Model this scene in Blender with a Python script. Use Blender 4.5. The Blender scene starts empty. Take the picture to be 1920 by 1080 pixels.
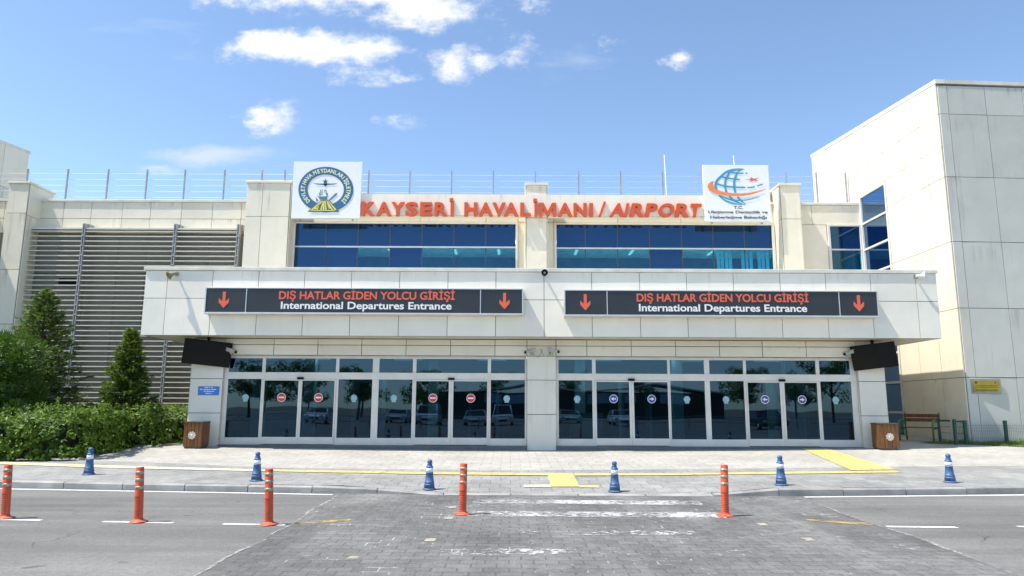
import bpy, bmesh, math, random
from mathutils import Vector, Matrix
random.seed(7)
R = math.radians
sc = bpy.context.scene
C = sc.collection
# ------------------------------------------------------------------ camera
F_PX, PITCH, ROLL, EYE = 1340.0, R(9.53), R(0.25), 1.6
cam_d = bpy.data.cameras.new('camera'); cam = bpy.data.objects.new('camera', cam_d); C.objects.link(cam)
cam_d.sensor_width = 36.0; cam_d.lens = 36.0 * F_PX / 1920.0
cam_d.clip_start = 0.1; cam_d.clip_end = 3000
_r = Vector((1, 0, 0)); _f = Vector((0, math.cos(PITCH), math.sin(PITCH))); _u = Vector((0, -math.sin(PITCH), math.cos(PITCH)))
_x = math.cos(ROLL) * _r + math.sin(ROLL) * _u; _y = -math.sin(ROLL) * _r + math.cos(ROLL) * _u
cam.matrix_world = Matrix(((_x.x, _y.x, -_f.x, 0), (_x.y, _y.y, -_f.y, 0), (_x.z, _y.z, -_f.z, EYE), (0, 0, 0, 1)))
sc.camera = cam
def ray(px, py):
    u, v = px - 960, 540 - py
    return _x * u + _y * v + _f * F_PX
def at(px, py, Y):            # a measured picture point on the facade plane at depth Y -> (X, Z)
    d = ray(px, py); s = Y / d.y
    return d.x * s, EYE + d.z * s
# ------------------------------------------------------------------ exposure, sun, sky
sc.view_settings.view_transform = 'Standard'; sc.view_settings.look = 'None'
sc.view_settings.gamma = 1.0; sc.view_settings.exposure = 1.0
SUN = Vector((0.52, 0.15, -1.0)).normalized()
el = math.asin(-SUN.z); rot = math.atan2(-SUN.x, -SUN.y)
sun_d = bpy.data.lights.new('sun', 'SUN'); sun_d.energy = 3.6; sun_d.angle = R(0.5); sun_d.color = (1.0, 0.95, 0.87)
sun = bpy.data.objects.new('sun', sun_d); C.objects.link(sun)
sun.rotation_euler = SUN.to_track_quat('-Z', 'Y').to_euler()
W = bpy.data.worlds.new('World'); sc.world = W; W.use_nodes = True
def world_nodes():
    nt = W.node_tree; N = nt.nodes; L = nt.links; N.clear()
    out = N.new('ShaderNodeOutputWorld'); bg = N.new('ShaderNodeBackground'); bg.inputs[1].default_value = 0.125
    L.new(bg.outputs[0], out.inputs[0])
    sky = N.new('ShaderNodeTexSky'); sky.sky_type = 'NISHITA'; sky.sun_disc = False
    sky.sun_elevation = el; sky.sun_rotation = rot; sky.altitude = 1000; sky.air_density = 1.0; sky.dust_density = 0.7; sky.ozone_density = 1.2
    tc = N.new('ShaderNodeTexCoord'); sep = N.new('ShaderNodeSeparateXYZ'); L.new(tc.outputs['Generated'], sep.inputs[0])
    def M(op, a, b=None, c=None, clamp=False):
        n = N.new('ShaderNodeMath'); n.operation = op; n.use_clamp = clamp
        for i, v in enumerate((a, b, c)):
            if v is None: continue
            if isinstance(v, (int, float)): n.inputs[i].default_value = v
            else: L.new(v, n.inputs[i])
        return n.outputs[0]
    yy = M('MAXIMUM', sep.outputs[1], 0.05)
    u = M('DIVIDE', sep.outputs[0], yy); v = M('DIVIDE', sep.outputs[2], yy)
    comb = N.new('ShaderNodeCombineXYZ'); L.new(u, comb.inputs[0]); L.new(v, comb.inputs[1])
    def noise(scale, detail, rough=.6, stretch=None):
        n = N.new('ShaderNodeTexNoise'); n.inputs['Scale'].default_value = scale; n.inputs['Detail'].default_value = detail; n.inputs['Roughness'].default_value = rough
        src = comb.outputs[0]
        if stretch:
            mp = N.new('ShaderNodeMapping'); mp.inputs['Scale'].default_value = stretch; L.new(src, mp.inputs[0]); src = mp.outputs[0]
        L.new(src, n.inputs['Vector']); return n
    n1 = noise(9, 8, .62, (1, 1.5, 1)); n2 = noise(26, 8, .66, (1, 1.4, 1)); n3 = noise(7, 7, .65, (.6, 2.2, 1))
    # warp the coordinates so that cloud outlines billow
    w = M('MULTIPLY', M('SUBTRACT', n1.outputs['Fac'], .5), .085)
    sc2 = N.new('ShaderNodeSeparateColor'); L.new(n1.outputs['Color'], sc2.inputs[0])
    wu = M('ADD', u, M('MULTIPLY', M('SUBTRACT', sc2.outputs[0], .5), .10)); wv = M('ADD', v, M('MULTIPLY', M('SUBTRACT', sc2.outputs[1], .5), .05))
    # soft cumulus: centre px, centre py, half width, half height, weight
    cum = [(650, -10, 260, 42, 1.0), (800, 15, 130, 52, 1.0), (560, 88, 175, 44, 1.0), (640, 100, 140, 34, 1.0), (500, 85, 105, 34, 1.0), (700, 96, 75, 30, .9), (845, 122, 62, 40, .80), (965, 98, 46, 36, .46),
           (915, 108, 30, 20, .34), (495, 222, 70, 38, .85), (740, 230, 44, 14, .36), (1276, 108, 32, 20, .62), (1138, 78, 26, 16, .38), (980, 0, 60, 18, .40), (755, 150, 50, 12, .30), (700, 140, 80, 16, .3)]
    def blobs(lst, U, V):
        m = None
        for px, py, rx, ry, wt in lst:
            d = ray(px, py); cu, cv = d.x / d.y, d.z / d.y
            k = 1.0 / (F_PX * math.cos(PITCH)) 
            a = M('DIVIDE', M('SUBTRACT', U, cu), rx * k * 1.08); b = M('DIVIDE', M('SUBTRACT', V, cv), ry * k * 1.12)
            r = M('SQRT', M('ADD', M('MULTIPLY', a, a), M('MULTIPLY', b, b)))
            g = M('MULTIPLY', M('SUBTRACT', 1.0, r), wt)
            m = g if m is None else M('SMOOTH_MAX' if False else 'MAXIMUM', m, g)
        return m
    b1 = blobs(cum, wu, wv)
    dn = M('ADD', M('ADD', b1, M('MULTIPLY', M('SUBTRACT', n1.outputs['Fac'], .5), 1.5)), M('MULTIPLY', M('SUBTRACT', n2.outputs['Fac'], .5), 1.5))
    mr = N.new('ShaderNodeMapRange'); mr.interpolation_type = 'SMOOTHSTEP'; L.new(dn, mr.inputs[0]); mr.inputs[1].default_value = -.04; mr.inputs[2].default_value = .74; mr.inputs[4].default_value = .96
    wis = [(390, 298, 165, 28, .85), (300, 320, 80, 18, .7), (740, 232, 40, 14, .4), (350, 85, 90, 60, .28), (250, 60, 160, 40, .2), (900, 60, 160, 60, .22), (1080, 110, 90, 30, .22), (1000, 160, 120, 24, .16)]
    b2 = blobs(wis, wu, wv)
    dw = M('ADD', b2, M('MULTIPLY', M('SUBTRACT', n3.outputs['Fac'], .52), 1.3))
    mw = N.new('ShaderNodeMapRange'); mw.interpolation_type = 'SMOOTHSTEP'; L.new(dw, mw.inputs[0]); mw.inputs[1].default_value = .08; mw.inputs[2].default_value = .75; mw.inputs[4].default_value = .75
    fac = M('MAXIMUM', mr.outputs[0], mw.outputs[0])
    front = M('GREATER_THAN', sep.outputs[1], 0.06); fac = M('MULTIPLY', fac, front)
    body = N.new('ShaderNodeMix'); body.data_type = 'RGBA'
    L.new(M('MULTIPLY', dn, 1.3, clamp=True), body.inputs[0]); body.inputs[6].default_value = (3.3, 3.6, 4.1, 1); body.inputs[7].default_value = (4.5, 4.55, 4.65, 1)
    tint = N.new('ShaderNodeMix'); tint.data_type = 'RGBA'; tint.blend_type = 'MULTIPLY'; tint.inputs[0].default_value = 1.0
    L.new(sky.outputs[0], tint.inputs[6]); tint.inputs[7].default_value = SKY_TINT
    mx = N.new('ShaderNodeMix'); mx.data_type = 'RGBA'; L.new(fac, mx.inputs[0]); L.new(tint.outputs[2], mx.inputs[6]); L.new(body.outputs[2], mx.inputs[7])
    L.new(mx.outputs[2], bg.inputs[0])
SKY_TINT = (.95, .985, .985, 1)
world_nodes()

# ------------------------------------------------------------------ materials
def newmat(name):
    m = bpy.data.materials.new(name); m.use_nodes = True
    nt = m.node_tree; return m, nt.nodes, nt.links, nt.nodes['Principled BSDF']
def mth(N, L, op, a, b=None, clamp=False):
    n = N.new('ShaderNodeMath'); n.operation = op; n.use_clamp = clamp
    for i, v in enumerate((a, b)):
        if v is None: continue
        if isinstance(v, (int, float)): n.inputs[i].default_value = v
        else: L.new(v, n.inputs[i])
    return n.outputs[0]
def tex(N, L, scale, detail=4, rough=.55, stretch=None, kind='Object'):
    tc = N.new('ShaderNodeTexCoord'); src = tc.outputs[kind]
    if stretch:
        mp = N.new('ShaderNodeMapping'); mp.inputs['Scale'].default_value = stretch; L.new(src, mp.inputs[0]); src = mp.outputs[0]
    n = N.new('ShaderNodeTexNoise'); n.inputs['Scale'].default_value = scale; n.inputs['Detail'].default_value = detail; n.inputs['Roughness'].default_value = rough
    L.new(src, n.inputs['Vector']); return n.outputs['Fac']
def mixc(N, L, fac, a, b, blend='MIX'):
    n = N.new('ShaderNodeMix'); n.data_type = 'RGBA'; n.blend_type = blend
    for i, v in ((0, fac), (6, a), (7, b)):
        if isinstance(v, (int, float)): n.inputs[i].default_value = v
        elif isinstance(v, tuple): n.inputs[i].default_value = (*v[:3], 1)
        else: L.new(v, n.inputs[i])
    return n.outputs[2]
def ramp(N, L, src, a, b, lo=0.0, hi=1.0):
    n = N.new('ShaderNodeMapRange'); n.interpolation_type = 'SMOOTHSTEP'; L.new(src, n.inputs[0])
    n.inputs[1].default_value = a; n.inputs[2].default_value = b; n.inputs[3].default_value = lo; n.inputs[4].default_value = hi
    return n.outputs[0]
def mat(name, col, rough=.5, metal=0.0, var=.12, vs=3.0, bump=0.0, bs=40.0, spec=.5, island=0.0, fine=0.0):
    m, N, L, P = newmat(name)
    f = ramp(N, L, tex(N, L, vs), .3, .7, 1 - var, 1 + var)
    if fine: f = mth(N, L, 'MULTIPLY', f, ramp(N, L, tex(N, L, 90, 2), .3, .7, 1 - fine, 1 + fine))
    if island:
        g = N.new('ShaderNodeNewGeometry'); f = mth(N, L, 'MULTIPLY', f, ramp(N, L, g.outputs['Random Per Island'], 0, 1, 1 - island, 1 + island))
    c = N.new('ShaderNodeVectorMath'); c.operation = 'SCALE'; c.inputs[0].default_value = col[:3]; L.new(f, c.inputs['Scale'])
    L.new(c.outputs[0], P.inputs['Base Color'])
    P.inputs['Roughness'].default_value = rough; P.inputs['Metallic'].default_value = metal; P.inputs['Specular IOR Level'].default_value = spec
    if bump:
        b = N.new('ShaderNodeBump'); b.inputs['Strength'].default_value = bump; b.inputs['Distance'].default_value = .02
        L.new(tex(N, L, bs, 3), b.inputs['Height']); L.new(b.outputs[0], P.inputs['Normal'])
    return m
def cladding(name, col, dirt=.5, dirtcol=(.30, .26, .18), isl=.035, wave=.10, rough=.42):
    m, N, L, P = newmat(name)
    g = N.new('ShaderNodeNewGeometry')
    base = N.new('ShaderNodeVectorMath'); base.operation = 'SCALE'; base.inputs[0].default_value = col
    f = ramp(N, L, g.outputs['Random Per Island'], 0, 1, 1 - isl, 1 + isl)
    f = mth(N, L, 'MULTIPLY', f, ramp(N, L, tex(N, L, 1.3, 5), .3, .7, .965, 1.03))
    L.new(f, base.inputs['Scale'])
    streak = ramp(N, L, tex(N, L, 3.2, 5, .65, (1.6, 1.6, .10)), .54, .80)
    patch = ramp(N, L, tex(N, L, .42, 3, .5), .46, .70)
    d = mth(N, L, 'MULTIPLY', mth(N, L, 'MULTIPLY', streak, patch), dirt)
    grime = mth(N, L, 'MULTIPLY', ramp(N, L, tex(N, L, .8, 6, .7), .5, .85), dirt * .35)
    d = mth(N, L, 'ADD', d, grime, True)
    pt = N.new('ShaderNodeAttribute'); pt.attribute_name = 'panel_top'      # rain stains that start under the joints
    run = mth(N, L, 'MULTIPLY', ramp(N, L, pt.outputs['Fac'], .55, 1.0), ramp(N, L, tex(N, L, 4.5, 4, .7, (1.5, 1.5, .06)), .48, .74))
    run = mth(N, L, 'MULTIPLY', run, ramp(N, L, tex(N, L, .55, 2, .5), .42, .62))
    d = mth(N, L, 'ADD', d, mth(N, L, 'MULTIPLY', run, dirt * 1.1), True)
    L.new(mixc(N, L, d, base.outputs[0], dirtcol), P.inputs['Base Color'])
    P.inputs['Roughness'].default_value = rough; P.inputs['Specular IOR Level'].default_value = .35
    b = N.new('ShaderNodeBump'); b.inputs['Strength'].default_value = wave; b.inputs['Distance'].default_value = .15
    L.new(tex(N, L, .9, 1), b.inputs['Height']); L.new(b.outputs[0], P.inputs['Normal'])
    return m
def glass(name, refl, trans, base, wave=.015, frac=.5):
    m, N, L, P = newmat(name); N.remove(P); out = [n for n in N if n.type == 'OUTPUT_MATERIAL'][0]
    gl = N.new('ShaderNodeBsdfGlossy'); gl.inputs['Roughness'].default_value = .012; gl.inputs['Color'].default_value = (*refl, 1)
    b = N.new('ShaderNodeBump'); b.inputs['Strength'].default_value = wave; b.inputs['Distance'].default_value = .2
    L.new(tex(N, L, .55, 1), b.inputs['Height']); L.new(b.outputs[0], gl.inputs['Normal'])
    ad = N.new('ShaderNodeAddShader'); L.new(gl.outputs[0], ad.inputs[0])
    if trans:
        tr = N.new('ShaderNodeBsdfTransparent'); tr.inputs[0].default_value = (*trans, 1); L.new(tr.outputs[0], ad.inputs[1])
    else:
        df = N.new('ShaderNodeBsdfDiffuse'); df.inputs[0].default_value = (*base, 1); L.new(df.outputs[0], ad.inputs[1])
    L.new(ad.outputs[0], out.inputs[0]); return m
def emit(name, col, s):
    m, N, L, P = newmat(name); P.inputs['Base Color'].default_value = (*col, 1); P.inputs['Emission Color'].default_value = (*col, 1); P.inputs['Emission Strength'].default_value = s; return m

M = {}
M['clad'] = cladding('cream_cladding', (.87, .815, .69), .30)
M['clad_wall'] = cladding('weathered_cladding', (.80, .735, .59), .7, (.36, .28, .16))
M['clad_shade'] = cladding('shade_grey_cladding', (.61, .59, .51), .55, (.22, .19, .14))  # greyed in colour to stand for the shade on the tower front
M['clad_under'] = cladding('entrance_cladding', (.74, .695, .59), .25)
M['soffit'] = mat('soffit_metal', (.62, .58, .48), .5, var=.05)
M['coping'] = mat('coping_metal', (.70, .67, .58), .45, var=.10, vs=2)
M['joint'] = mat('joint_backing', (.15, .14, .115), .9)  # dark backing that shows in the gaps between panels
M['roof'] = mat('roof_membrane', (.45, .44, .42), .9)
M['frame'] = mat('frame_cream', (.70, .665, .60), .4, var=.05)
M['alu'] = mat('aluminium', (.62, .62, .60), .35, .5, var=.05)
M['mullion'] = mat('dark_mullion', (.05, .055, .065), .4)
M['spandrel'] = glass('spandrel_glass', (.030, .064, .118), None, (.005, .014, .035))
M['win'] = glass('window_glass', (.028, .060, .105), (.22, .74, .84), None)
M['door'] = glass('door_glass', (.034, .060, .092), (.035, .13, .18), None, .02)
M['tower_glass'] = glass('tower_glass', (.16, .26, .42), (.03, .08, .12), None)
M['white_in'] = mat('interior_white', (.75, .76, .74), .7)
M['grey_in'] = mat('interior_grey', (.30, .31, .32), .6)
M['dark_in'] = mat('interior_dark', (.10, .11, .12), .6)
M['floor_in'] = mat('interior_floor', (.22, .22, .21), .25)
M['blind'] = mat('blind_fabric', (.40, .44, .46), .8)
M['lamp_in'] = emit('ceiling_lamp', (1.0, .98, .92), .32)
M['lamp_fill'] = emit('hidden_fill_lamp', (1.0, .98, .92), 4.6)  # for unseen lamps added to brighten the rooms behind the glass
M['plinth'] = mat('plinth_granite', (.13, .13, .12), .5, fine=.2)
M['steel'] = mat('galvanised_steel', (.36, .355, .34), .5, .25, var=.15)
M['slat'] = mat('louvre_slat', (.70, .665, .575), .5, 0, var=.06)
M['louvre_back'] = cladding('shaded_cladding', (.24, .22, .165), .3)  # cream wall darkened in colour to stand for the slats' shade
M['louvre_wall'] = cladding('louvre_back_wall', (.60, .57, .48), .4)
M['signdark'] = mat('sign_panel', (.026, .028, .032), .32, var=.10, vs=1.5)
M['orange'] = mat('orange_letter', (.62, .092, .022), .45, var=.05)
M['coral'] = mat('coral_letter', (.80, .14, .07), .5, var=.03)
M['white'] = mat('white_paint', (.82, .82, .80), .45, var=.03)
M['panelwhite'] = mat('white_signboard', (.84, .85, .86), .35, var=.015)
M['navy'] = mat('emblem_blue', (.045, .145, .29), .4, var=.05)
M['steelblue'] = mat('emblem_slate', (.09, .20, .30), .4, var=.15, vs=1)
M['yellow'] = mat('emblem_yellow', (.72, .70, .18), .5, var=.05)
M['lime'] = mat('emblem_lettering', (.72, .78, .45), .5, var=.05)
M['olive'] = mat('emblem_olive', (.12, .14, .10), .5)
M['teal'] = mat('emblem_teal', (.05, .32, .50), .45, var=.1)
M['swoosh'] = mat('emblem_orange', (.85, .25, .09), .45, var=.08)
M['star'] = mat('emblem_red', (.75, .12, .05), .45)
M['ink'] = mat('black_ink', (.03, .03, .035), .5)
M['black'] = mat('black_plastic', (.010, .010, .011), .55, var=.2, spec=.12)
M['screen'] = mat('dark_screen', (.007, .008, .009), .25, var=.1, spec=.15)
M['grey'] = mat('grey_plastic', (.42, .42, .40), .5)
M['hornold'] = mat('yellowed_horn', (.30, .25, .10), .5, var=.25, vs=8)
M['red'] = mat('sign_red', (.62, .03, .03), .45)
M['violet'] = mat('sign_blue', (.06, .06, .30), .45)
M['stickteal'] = mat('sticker_pale', (.28, .45, .50), .5, var=.15, vs=20)
M['plateblue'] = mat('plate_blue', (.05, .20, .58), .4, var=.05)
M['brass'] = mat('brass_plate', (.40, .29, .03), .42, .3, var=.12)
M['wood'] = None
M['green'] = mat('green_paint', (.035, .22, .05), .4, var=.12)
M['darkgreen'] = mat('dark_green_post', (.012, .07, .05), .45, var=.1)
def scuffed(name, col, dust):
    m, N, L, P = newmat(name); f = ramp(N, L, tex(N, L, 9, 5), .3, .7, .82, 1.12)
    c = N.new('ShaderNodeVectorMath'); c.operation = 'SCALE'; c.inputs[0].default_value = col; L.new(f, c.inputs['Scale'])
    tc = N.new('ShaderNodeTexCoord'); sp = N.new('ShaderNodeSeparateXYZ'); L.new(tc.outputs['Object'], sp.inputs[0])
    low = mth(N, L, 'MULTIPLY', ramp(N, L, sp.outputs[2], .0, .30, 1, .12), ramp(N, L, tex(N, L, 16, 6, .75), .42, .68))
    sc_ = ramp(N, L, tex(N, L, 26, 5, .8, (1, 1, .35)), .62, .72, 0, .55)
    d = mth(N, L, 'MAXIMUM', mth(N, L, 'MULTIPLY', low, .7), sc_)
    L.new(mixc(N, L, d, c.outputs[0], dust), P.inputs['Base Color']); P.inputs['Roughness'].default_value = .5; return m
M['coneblue'] = scuffed('cone_blue', (.040, .115, .27), (.20, .20, .19))
M['conewhite'] = mat('cone_band', (.78, .79, .80), .4, var=.1, vs=14)
M['postorange'] = scuffed('post_orange', (.64, .085, .024), (.24, .16, .12))
M['postband'] = mat('post_band', (.38, .31, .24), .35, .2, var=.3, vs=25)
def wood(name):
    m, N, L, P = newmat(name)
    n = tex(N, L, 5, 6, .6, (9, 9, .35)); n2 = tex(N, L, 2, 3)
    c = mixc(N, L, ramp(N, L, n, .35, .65), (.085, .030, .008), (.23, .095, .025))
    c = mixc(N, L, ramp(N, L, n2, .4, .7, 0, .4), c, (.08, .03, .01))
    L.new(c, P.inputs['Base Color']); P.inputs['Roughness'].default_value = .45
    return m
M['wood'] = wood('varnished_wood')

def asphalt():
    m, N, L, P = newmat('asphalt')
    sp = tex(N, L, 55, 4, .8); sp2 = tex(N, L, 14, 5, .75); big = tex(N, L, .35, 5, .6); st = tex(N, L, .5, 5, .6, (.16, 1.8, 1))
    f = ramp(N, L, sp, .3, .7, .72, 1.30)
    f = mth(N, L, 'MULTIPLY', f, ramp(N, L, sp2, .3, .7, .86, 1.14))
    f = mth(N, L, 'MULTIPLY', f, ramp(N, L, big, .3, .7, .86, 1.12))
    f = mth(N, L, 'MULTIPLY', f, ramp(N, L, st, .3, .7, .82, 1.16))
    stain = ramp(N, L, tex(N, L, 1.1, 5, .65, (.5, 1.4, 1)), .58, .78, 1, .68)
    f = mth(N, L, 'MULTIPLY', f, stain)
    tc0 = N.new('ShaderNodeTexCoord'); sy = N.new('ShaderNodeSeparateXYZ'); L.new(tc0.outputs['Object'], sy.inputs[0])
    wob = mth(N, L, 'ADD', sy.outputs[1], mth(N, L, 'MULTIPLY', tex(N, L, .25, 3), 1.1))
    lane = mth(N, L, 'SINE', mth(N, L, 'MULTIPLY', wob, 3.6)); f = mth(N, L, 'MULTIPLY', f, ramp(N, L, mth(N, L, 'MULTIPLY', lane, ramp(N, L, tex(N, L, .5, 4, .6, (.3, 1, 1)), .35, .65)), .1, .9, 1.03, .86))
    oil = ramp(N, L, tex(N, L, 2.6, 2, .4), .70, .78, 1, .6); f = mth(N, L, 'MULTIPLY', f, oil)
    grit = ramp(N, L, sy.outputs[1], 12.9, 14.2, 1.0, 1.12); f = mth(N, L, 'MULTIPLY', f, grit)
    c = N.new('ShaderNodeVectorMath'); c.operation = 'SCALE'; c.inputs[0].default_value = (.164, .161, .150); L.new(f, c.inputs['Scale'])
    # thin crack network, only in places
    tc = N.new('ShaderNodeTexCoord'); v = N.new('ShaderNodeTexVoronoi'); v.feature = 'DISTANCE_TO_EDGE'; v.inputs['Scale'].default_value = .32
    wp = N.new('ShaderNodeVectorMath'); wp.operation = 'ADD'; nz = N.new('ShaderNodeTexNoise'); nz.inputs['Scale'].default_value = 1.5; nz.inputs['Detail'].default_value = 5
    L.new(tc.outputs['Object'], nz.inputs['Vector']); L.new(tc.outputs['Object'], wp.inputs[0]); L.new(nz.outputs['Color'], wp.inputs[1]); L.new(wp.outputs[0], v.inputs['Vector'])
    cr = ramp(N, L, v.outputs['Distance'], .0, .006, 1, 0); cr = mth(N, L, 'MULTIPLY', cr, ramp(N, L, tex(N, L, .3, 2), .48, .6, 0, .75))
    L.new(mixc(N, L, cr, c.outputs[0], (.04, .04, .038)), P.inputs['Base Color'])
    P.inputs['Roughness'].default_value = .85; P.inputs['Specular IOR Level'].default_value = .3
    b = N.new('ShaderNodeBump'); b.inputs['Strength'].default_value = .5; b.inputs['Distance'].default_value = .01; L.new(sp, b.inputs['Height']); L.new(b.outputs[0], P.inputs['Normal'])
    return m
def pavers(name, ca, cb, mortar, bw, bh, ms, off=.5, white=0.0, rot=0.0, rough=.8, tracks=0.0, dirt=.2):
    m, N, L, P = newmat(name)
    tc = N.new('ShaderNodeTexCoord'); mp = N.new('ShaderNodeMapping'); mp.inputs['Rotation'].default_value = (0, 0, rot); L.new(tc.outputs['Object'], mp.inputs[0])
    nz = N.new('ShaderNodeTexNoise'); nz.inputs['Scale'].default_value = 2.2; nz.inputs['Detail'].default_value = 2; L.new(tc.outputs['Object'], nz.inputs['Vector'])
    sc_ = N.new('ShaderNodeVectorMath'); sc_.operation = 'SCALE'; sc_.inputs['Scale'].default_value = .03; L.new(nz.outputs['Color'], sc_.inputs[0])
    ad = N.new('ShaderNodeVectorMath'); ad.operation = 'ADD'; L.new(mp.outputs[0], ad.inputs[0]); L.new(sc_.outputs[0], ad.inputs[1])
    br = N.new('ShaderNodeTexBrick'); br.offset = off; br.inputs['Scale'].default_value = 1.0
    br.inputs['Brick Width'].default_value = bw; br.inputs['Row Height'].default_value = bh; br.inputs['Mortar Size'].default_value = ms; br.inputs['Mortar Smooth'].default_value = .3
    br.inputs['Color1'].default_value = (*ca, 1); br.inputs['Color2'].default_value = (*cb, 1); br.inputs['Mortar'].default_value = (*mortar, 1); br.inputs['Bias'].default_value = 0
    L.new(ad.outputs[0], br.inputs['Vector'])
    f = mth(N, L, 'MULTIPLY', ramp(N, L, tex(N, L, .6, 5), .3, .7, 1 - dirt, 1 + dirt * .7), ramp(N, L, tex(N, L, 40, 4, .7), .3, .7, .85, 1.15))
    f = mth(N, L, 'MULTIPLY', f, ramp(N, L, tex(N, L, 6, 5, .7), .3, .7, .88, 1.12))
    if tracks: f = mth(N, L, 'MULTIPLY', f, ramp(N, L, tex(N, L, .55, 5, .65, (1.6, .22, 1)), .35, .7, 1 - tracks, 1 + tracks * .6))
    c = mixc(N, L, 1.0, br.outputs['Color'], (1, 1, 1), 'MULTIPLY')
    vm = N.new('ShaderNodeVectorMath'); vm.operation = 'SCALE'; L.new(c, vm.inputs[0]); L.new(f, vm.inputs['Scale']); col = vm.outputs[0]
    if white:   # remains of paint caught in joints and on a few stones
        wm = mth(N, L, 'MULTIPLY', br.outputs['Fac'], ramp(N, L, tex(N, L, 1.1, 6, .75), .52, .66))
        sp = ramp(N, L, tex(N, L, 5, 6, .8, (1, 2.2, 1)), .66, .74)
        wm = mth(N, L, 'MULTIPLY', mth(N, L, 'MAXIMUM', wm, mth(N, L, 'MULTIPLY', sp, .5)), white)
        col = mixc(N, L, wm, col, (.55, .55, .53))
    L.new(col, P.inputs['Base Color']); P.inputs['Roughness'].default_value = rough; P.inputs['Specular IOR Level'].default_value = .3
    b = N.new('ShaderNodeBump'); b.inputs['Strength'].default_value = .6; b.inputs['Distance'].default_value = .012
    L.new(mth(N, L, 'SUBTRACT', tex(N, L, 45, 3), mth(N, L, 'MULTIPLY', br.outputs['Fac'], 1.5)), b.inputs['Height']); L.new(b.outputs[0], P.inputs['Normal'])
    return m
def worn(name, col, lo, hi, scale=7, rough=.6, coat=0.0):
    m, N, L, P = newmat(name); out = [n for n in N if n.type == 'OUTPUT_MATERIAL'][0]
    f = mth(N, L, 'ADD', mth(N, L, 'MULTIPLY', tex(N, L, scale, 6, .75), .55), mth(N, L, 'MULTIPLY', tex(N, L, .9, 4, .6), .45))
    a = ramp(N, L, f, lo, hi)
    cc = N.new('ShaderNodeVectorMath'); cc.operation = 'SCALE'; cc.inputs[0].default_value = col; L.new(ramp(N, L, tex(N, L, 12, 4), .3, .7, .8, 1.1), cc.inputs['Scale'])
    L.new(cc.outputs[0], P.inputs['Base Color']); P.inputs['Roughness'].default_value = rough
    tr = N.new('ShaderNodeBsdfTransparent'); mx = N.new('ShaderNodeMixShader'); L.new(a, mx.inputs[0]); L.new(tr.outputs[0], mx.inputs[1]); L.new(P.outputs[0], mx.inputs[2]); L.new(mx.outputs[0], out.inputs[0])
    return m
M['asphalt'] = asphalt()
M['cross'] = pavers('crossing_pavers', (.155, .153, .144), (.190, .187, .176), (.128, .126, .118), .26, .19, .010, .5, .8, 0, .8, .25)
M['light'] = pavers('pale_pavers', (.385, .37, .33), (.425, .408, .365), (.29, .275, .24), .48, .40, .010, .5, 0, 0, .75, 0, .10)
M['border'] = pavers('grey_pavers', (.255, .25, .235), (.31, .305, .285), (.20, .195, .185), .40, .40, .010, .5, 0, 0, .8, 0, .16)
M['kerb'] = mat('kerb_stone', (.30, .29, .27), .8, var=.2, vs=2, bump=.3, bs=30, island=.10)
M['tactile'] = worn('tactile_yellow', (.62, .49, .18), .28, .48, 6)
M['tactile_pale'] = worn('tactile_faded', (.70, .62, .36), .22, .40, 5)
M['tactile_white'] = worn('tactile_white', (.66, .62, .48), .34, .52, 5)
M['zebra'] = worn('zebra_white', (.56, .56, .54), .43, .58, 9)
M['zebra_faint'] = worn('zebra_faint', (.62, .62, .60), .52, .60, 9)
M['line'] = worn('line_white', (.74, .74, .72), .26, .40, 6)
M['line_yellow'] = worn('line_yellow', (.62, .40, .12), .42, .60, 5)
M['ground'] = mat('dry_ground', (.16, .14, .09), .9, var=.3, vs=.3)
M['soil'] = mat('planting_soil', (.06, .045, .03), .95, var=.3)
def leafmat(name, ca, cb, trans=.25, rough=.5):
    m, N, L, P = newmat(name); out = [n for n in N if n.type == 'OUTPUT_MATERIAL'][0]
    g = N.new('ShaderNodeNewGeometry'); n = tex(N, L, 1.7, 3)
    f = mth(N, L, 'ADD', mth(N, L, 'MULTIPLY', g.outputs['Random Per Island'], .6), mth(N, L, 'MULTIPLY', ramp(N, L, n, .3, .7), .4))
    c = mixc(N, L, f, ca, cb); L.new(c, P.inputs['Base Color']); P.inputs['Roughness'].default_value = rough; P.inputs['Specular IOR Level'].default_value = .3
    tl = N.new('ShaderNodeBsdfTranslucent'); L.new(mixc(N, L, 1.0, c, (1.0, 1.0, .5), 'MULTIPLY'), tl.inputs[0])
    mx = N.new('ShaderNodeMixShader'); mx.inputs[0].default_value = trans; L.new(P.outputs[0], mx.inputs[1]); L.new(tl.outputs[0], mx.inputs[2]); L.new(mx.outputs[0], out.inputs[0])
    return m
M['hedge'] = leafmat('hedge_leaf', (.028, .072, .010), (.20, .31, .032), .28)
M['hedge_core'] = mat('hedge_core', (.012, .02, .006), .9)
M['needle'] = leafmat('conifer_needle', (.050, .115, .022), (.19, .28, .045), .28)
M['needle2'] = leafmat('shrub_needle', (.035, .085, .014), (.13, .22, .034), .25)
M['bark'] = mat('bark', (.09, .06, .04), .9, var=.3, vs=10, bump=.5)
M['grass'] = leafmat('grass_blade', (.08, .15, .02), (.22, .30, .06), .3)
M['tyre'] = mat('tyre', (.02, .02, .02), .8)
M['carglass'] = mat('car_glass', (.02, .025, .03), .06, spec=.8)

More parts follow.
